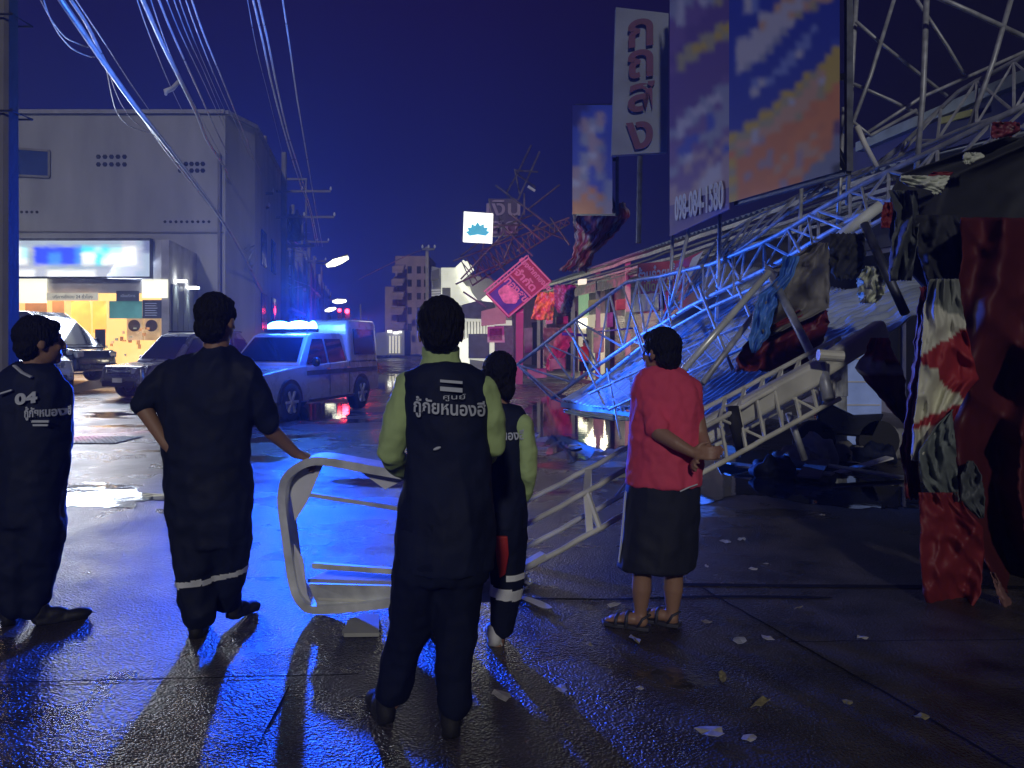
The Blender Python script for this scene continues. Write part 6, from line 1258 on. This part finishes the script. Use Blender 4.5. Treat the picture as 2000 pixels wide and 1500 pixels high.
sheet(((566, 925, 4.4), (590, 902, 4.38), (634, 900, 4.34), (600, 980, 4.36), (576, 1018, 4.38), (566, 960, 4.4)), M['panel'], 'torn_panel', hf)
sheet(((574, 1062, 4.4), (592, 1092, 4.4), (600, 1160, 4.38), (612, 1186, 4.38), (590, 1172, 4.4), (576, 1130, 4.42)), M['panel'], 'torn_panel', hf)
sheet(((680, 904, 4.27), (800, 924, 4.1), (784, 940, 4.12), (752, 956, 4.15)), M['panel'], 'torn_panel', hf)
mb = MB(); pts = [(600, 1130, 4.5), (640, 1112, 4.62), (960, 1140, 4.3), (960, 1168, 4.1), (740, 1172, 4.25), (620, 1168, 4.35)]; mb.prism([P(*p) for p in pts], (0, 0, -.02)); o = mb.obj('lower_tray', M['cream'], hf); bev(o, .008)
mb = MB(); mb.prism([P(602, 1140, 4.36), P(960, 1150, 4.0), P(960, 1176, 4.0), P(742, 1188, 4.26), P(620, 1184, 4.36)], (0, .02, 0)); mb.obj('lower_lip', M['alu'], hf)
o = blob('cardboard', [(668, 1240), (682, 1216), (696, 1214), (704, 1206), (740, 1206), (740, 1244), (672, 1245)], mat('pale_card', (.42, .42, .36), .7, var=.2), z=.012, rag=0, kind=False, K=1); solid(o, .02); tag(rebase(o, G(705, 1230)), 'flat pale board lying on the road in front of the held frame', 'board')
mb = MB(); random.seed(2); c = P(1000, 1150, 4.9)
for k in range(9):
    p = c + Vector((random.uniform(-.12, .12), random.uniform(-.1, .1), random.uniform(-.04, .1))); pts = [p + Vector((random.uniform(-.1, .1), random.uniform(-.06, .06), random.uniform(-.08, .08))) for _ in range(4)]; mb.tube([p] + pts, .012, 5)
o = mb.obj('wire_tangle', M['steel']); tag(rebase(o, Vector((c.x, c.y, 0))), 'small tangle of wire and tape at the foot of the fallen mast', 'wire tangle')
o = blob('tape_strip', [(1010, 1172), (1030, 1172), (1060, 1182), (1078, 1193), (1060, 1194), (1035, 1183)], M['white'], z=.02, rag=.05, kind=False); tag(rebase(o, G(1040, 1183)), 'curling strip of white tape on the road below the mast foot', 'tape')
# wreck clutter under the mast, behind the woman
t = thing('rubble_bags', 'pale plastic bags and bundles slumped on the pavement under the cream casing', 'rubbish bags', G(1600, 880))
random.seed(11)
for x, y, Y_, r_, m_ in ((1560, 830, 9.3, (.26, .2, .14), 'conc'), (1596, 822, 9.8, (.22, .2, .2), 'plaster'), (1640, 815, 10.2, (.34, .25, .12), 'conc'), (1505, 840, 8.9, (.24, .18, .12), 'navy'), (1700, 830, 10, (.3, .2, .12), 'navy'), (1740, 820, 10.4, (.3, .2, .2), 'plaster')):
    c = P(x, y, Y_); c.z = r_[2] * .75; mb = MB(); mb.ell(c, r_); o = mb.obj('bag', M[m_], t); remesh(o, .022, 1, .11, 4.5, x)
for i, (x, Y_, l_, a_, m_) in enumerate(((1480, 9.6, .9, 20, 'cream'), (1530, 9.0, 1.1, -35, 'steel'), (1590, 8.8, .8, 60, 'conc'), (1650, 9.2, 1.2, 10, 'white'), (1700, 8.8, .9, -20, 'steel'), (1420, 10.2, 1.0, 80, 'cream'), (1610, 10.5, 1.3, -8, 'white'))):
    p = P(x, 800, Y_); p.z = .02 + .05 * (i % 3); d = Vector((math.cos(R(a_)), math.sin(R(a_)), .12 * (i % 4 - 1))) * l_ / 2; mb = MB(); mb.beam(p - d, p + d, .14 + .05 * (i % 3), .02); o = mb.obj('broken_board', M[m_]); tag(rebase(o, p), ('pale %s broken board' % ('short', 'long', 'narrow', 'wide', 'bent', 'cream', 'flat')[i]) + ' lying in the rubble under the wreck, ' + ('leftmost but one', 'left of the prop', 'below the prop', 'before the drum', 'nearest the banner', 'farthest left', 'behind the bags')[i], 'board', 'broken boards under the wreck')
for x, Y_, h, nm, m_, lb in ((1625, 11, 1.6, 'steel_drum', 'steel', 'upright pale steel cylinder standing behind the rubbish bags'),):
    p = P(x, 700, Y_); p.z = 0; mb = MB(); mb.tube([p, p + UP * h * .5, p + UP * h * .5, p + UP * h], [.2, .2, .215, .2], 20); o = mb.obj(nm, M[m_]); tag(rebase(o, p), lb, 'drum')
t = thing('drinks_freezer', 'white and blue glass fronted chest behind the steel drum', 'freezer', P(1668, 800, 11.6))
p = P(1662, 700, 11.6); mb = MB(); mb.box((p.x, p.y, .8), (.66, .6, 1.5)); bev(mb.obj('cabinet', mat('cabinet_blue', (.35, .45, .8), .4, emit=(.3, .45, 1), es=.12), t), .03)
mb = MB(); 
for k in range(4): mb.box((p.x, p.y - .31, .3 + k * .34), (.58, .02, .02))
mb.obj('shelf_edge', M['white'], t)
t = thing('motorcycle', 'motorcycle lying in the shade under the wreck right of the woman', 'motorcycle', G(1660, 905))
c = G(1655, 900)
for dx in (-.42, .42): mb = MB(); mb.tube([c + Vector((dx, 0, .26)), c + Vector((dx, .1, .26))], .27, 18); mb.obj('wheel', M['rubber'], t)
mb = MB(); mb.prism([c + Vector(v) for v in ((-.35, 0, .35), (.35, 0, .3), (.5, 0, .62), (.1, 0, .6), (-.2, 0, .75), (-.4, 0, .62))], (0, .16, 0)); bev(mb.obj('body', M['dark_paint'], t), .03)
# ================================================================== litter
def litter(kind, px, py, size, m, label, rz=0, flatn=.3, seed=0):
    size *= 1.25
    c = G(px, py); mb = MB(); random.seed(seed * 13 + int(px)); n_ = 9
    v = [c + Vector((0, 0, .008 + size * flatn * .5))]
    for k in range(n_):
        t = 2 * math.pi * k / n_; rr = size * random.uniform(.55, 1.0) * (1 if kind != 'leaf' else (.55 + .5 * abs(math.cos(t)))); v.append(c + Matrix.Rotation(rz, 3, 'Z') @ Vector((math.cos(t) * rr, math.sin(t) * rr * (.45 if kind == 'leaf' else .75), .006 + size * flatn * random.uniform(0, 1))))
    mb.add(v, [(0, k, k % n_ + 1) for k in range(1, n_ + 1)]); o = mb.obj(kind, m); solid(o, .002); tag(rebase(o, c), label, 'litter' if kind != 'leaf' else 'leaf', 'scraps of litter scattered on the road'); return o
paper = mat('wet_paper', (.55, .53, .48), .6, var=.3, vs=30); leafm = mat('dry_leaf', (.34, .30, .14), .6, var=.4, vs=40); foam = mat('foam_scrap', (.5, .52, .58), .6, var=.3, vs=30)
LI = [('paper_scrap', 1390, 1436, .060, paper, 'crumpled scrap nearest the bottom right of the middle, torn top'), ('leaf', 1486, 1379, .060, leafm, 'long yellowish leaf lying level right of the bottom scraps'), ('leaf', 1412, 1328, .05, leafm, 'upright curled pale leaf above the long yellowish leaf'), ('paper_scrap', 1096, 1350, .035, foam, 'dark grey scrap lying alone right of the middle man trousers'), ('paper_scrap', 1250, 1347, .018, paper, 'tiny white scrap below the sandals'), ('paper_scrap', 1462, 1447, .028, paper, 'small folded scrap right of the nearest crumpled scrap'), ('paper_scrap', 1448, 1056, .045, foam, 'foam scrap just right of the woman hem on the dry patch'), ('paper_scrap', 1418, 1060, .05, foam, 'thin sliver beside the foam scrap on the dry patch'), ('paper_scrap', 1470, 1114, .032, paper, 'white scrap below the foam pieces by the road joint'), ('paper_scrap', 1497, 1103, .02, paper, 'slim upright scrap right of the white one by the joint'), ('paper_scrap', 1197, 1185, .045, paper, 'flat white flake left of the sandals'), ('paper_scrap', 1445, 1255, .055, foam, 'frayed grey scrap in the shadow right of the woman'), ('paper_scrap', 1500, 1251, .035, paper, 'narrow scrap lying on the diagonal road joint'), ('paper_scrap', 1683, 1249, .03, paper, 'curved scrap far right on the cross joint'), ('paper_scrap', 1800, 1405, .03, leafm, 'small brown scrap alone toward the lower right corner'), ('paper_scrap', 1655, 1375, .025, leafm, 'dull scrap right of the long yellowish leaf'), ('leaf', 1240, 1253, .06, leafm, 'thin leaf lying in front of the sandals'), ('paper_scrap', 980, 1364, .05, paper, 'curved white peel right of the middle man shoes'), ('paper_scrap', 1055, 892, .10, foam, 'torn pale scrap beyond the shorter volunteer'), ('paper_scrap', 1125, 875, .13, foam, 'pale ragged scrap left of the tin roof edge'), ('paper_scrap', 1170, 884, .12, foam, 'flat ragged scrap right of the one by the tin roof edge'), ('paper_scrap', 1022, 915, .08, foam, 'white shred near the shorter volunteer sleeve'), ('paper_scrap', 1035, 942, .07, foam, 'small shred between the mast and the shorter volunteer'), ('paper_scrap', 1190, 940, .14, mat('yellow_plastic', (.45, .45, .28), .5), 'crumpled yellowish plastic beside the mast left of the woman'), ('paper_scrap', 1215, 935, .12, mat('yellow_plastic', (.4, .4, .3)), 'bunched yellowish plastic against the woman jersey edge'), ('paper_scrap', 1690, 915, .10, foam, 'pale twisted scrap near the hanging banner edge'), ('paper_scrap', 1668, 905, .08, foam, 'pale scrap left of the twisted one near the banner'), ('paper_scrap', 1715, 925, .07, foam, 'scrap right of the twisted one near the banner'), ('paper_scrap', 1605, 1008, .03, paper, 'small scrap at the front rim of the right puddle'), ('paper_scrap', 1380, 1108, .022, paper, 'little scrap right of the woman shorts hem'), ('paper_scrap', 1150, 1262, .025, leafm, 'faint brown scrap left of the thin leaf'), ('paper_scrap', 1380, 1218, .03, leafm, 'dim scrap just right of the right sandal'), ('leaf', 1560, 1190, .03, leafm, 'dark leaf above the cross joint on the right')]
for i, (k_, x, y, s_, m_, lb) in enumerate(LI): litter(k_, x, y, s_, m_, lb, rz=i * .7, seed=i)
blob('road_crack_and_band', [(1340, 1140), (1500, 1142), (1700, 1143), (2050, 1146), (2050, 1152), (1700, 1149), (1500, 1147), (1340, 1145)], M['crack'], seed=15, rag=.02)  # thin dark band across the road
blob('road_crack_and_band', [(1000, 1168), (1200, 1170), (1400, 1164), (1600, 1166), (1600, 1170), (1400, 1168), (1200, 1173), (1000, 1171)], M['crack'], seed=16, rag=.02)  # second thin dark band, nearer the camera

# ================================================================== clutter along the left terrace: signs, boxes, pipes and service wires
random.seed(21)
cl = [(466, 380, 36, .5, .9, 'plaster', 'pale meter box high on the street side of the block'), (486, 420, 38, .5, .6, 'conc', 'grey junction box under the window hood'), (470, 530, 40, .8, 1.3, 'plaster', 'pale narrow signboard over the lit doorway tube'), (492, 510, 41, .6, 1.6, 'conc', 'upright grey signboard right of the pale narrow one'), (530, 470, 46, .7, .9, 'plaster', 'air conditioner box beside the pale corner pole'), (536, 525, 47, .8, .7, 'white', 'white box bracketed under the air conditioner'), (562, 528, 52, .9, .7, 'white', 'pale square box on the narrow shophouse'), (548, 560, 50, .8, 1.6, 'conc', 'tall grey board beside the second pole'), (590, 520, 60, .8, 1.4, 'plaster', 'far grey board by the paired cross arms'), (620, 560, 74, .8, 2.4, 'plaster', 'farthest upright board on the left terrace')]
for x, y, Y_, w_, h_, m_, lb in cl:
    c = P(x, y, Y_); mb = MB(); mb.box(c, (w_, .3, h_)); mb.box(c + Vector((-.2, .4, 0)), (.06, .7, .06)); o = mb.obj('wall_box', M[m_]); bev(o, .03); tag(rebase(o, c - UP * h_ / 2), lb, 'box', 'boxes and boards fixed along the left terrace')
pp_ = [(476, 330, 690, 37), (500, 300, 690, 39), (524, 380, 690, 44), (534, 400, 700, 46), (572, 400, 690, 50), (590, 430, 690, 55), (614, 500, 690, 62), (628, 520, 690, 70)]
for i, (x, y0, y1, Y_) in enumerate(pp_):
    b_ = Vector(((x - CX) / F * Y_, Y_, 0)); mb = MB(); mb.tube([b_, P(x, y0, Y_)], .09 if i % 2 else .13, 8); o = mb.obj('service_pole', M['conc']); tag(rebase(o, b_), ('%s thin service pole along the left terrace, counted from the plastered block' % ('first', 'second', 'third', 'fourth', 'fifth', 'sixth', 'seventh', 'eighth')[i]), 'pole', 'thin service poles on the left')
nm_ = ['lowest', 'second lowest', 'slackest', 'knotted', 'frayed', 'double', 'tight', 'swaying', 'looped', 'dim', 'short', 'pale', 'steep', 'flat']
for i in range(14):
    x0 = random.choice((462, 476, 500, 514, 520)); y0 = random.uniform(320, 480); x1 = random.choice((534, 553, 572, 590, 600, 606)); y1 = random.uniform(400, 560); Ya = 36 + (x0 - 460) * .1; Yb_ = 44 + (x1 - 530) * .15
    wire(((x0, y0), ((x0 + x1) / 2, max(y0, y1) + random.uniform(0, 40) - abs(y1 - y0) * .3), (x1, y1)), Ya, Yb_, random.choice((.012, .018, .026)), '%s service wire in the tangle between the left poles' % nm_[i], grp='tangled service wires on the left')
for i in range(9):
    x0 = 440 + i * 6 + random.uniform(-4, 4); y0 = 400 + i * 16; q = P(x0, y0, 33.5); mb = MB(); pts = [q + Vector((random.uniform(-.35, .35), random.uniform(-.3, .3), random.uniform(-.5, .5))) for _ in range(9)]
    mb.tube(pts, .02, 5); o = mb.obj('cable_coil', M['wire'], smooth=True); tag(rebase(o, q), '%s coil of spare cable hanging on the heavy bundle by the block' % ('highest', 'second', 'third', 'fourth', 'middle', 'sixth', 'seventh', 'eighth', 'lowest')[i], 'cable coil', 'coils of spare cable')
# ================================================================== humid night air lit by the emergency lights
m = bpy.data.materials.new('humid_air'); m.use_nodes = True; t = m.node_tree
for n in list(t.nodes):
    if n.type != 'OUTPUT_MATERIAL': t.nodes.remove(n)
pv = t.nodes.new('ShaderNodeVolumePrincipled'); pv.inputs['Color'].default_value = (.8, .84, .95, 1); pv.inputs['Density'].default_value = HAZE; pv.inputs['Anisotropy'].default_value = .35
t.links.new(pv.outputs[0], [n for n in t.nodes if n.type == 'OUTPUT_MATERIAL'][0].inputs['Volume'])
mb = MB(); mb.box((0, 85, 11), (252, 262, 24)); o = mb.obj('haze', m); o['kind'] = 'stuff'
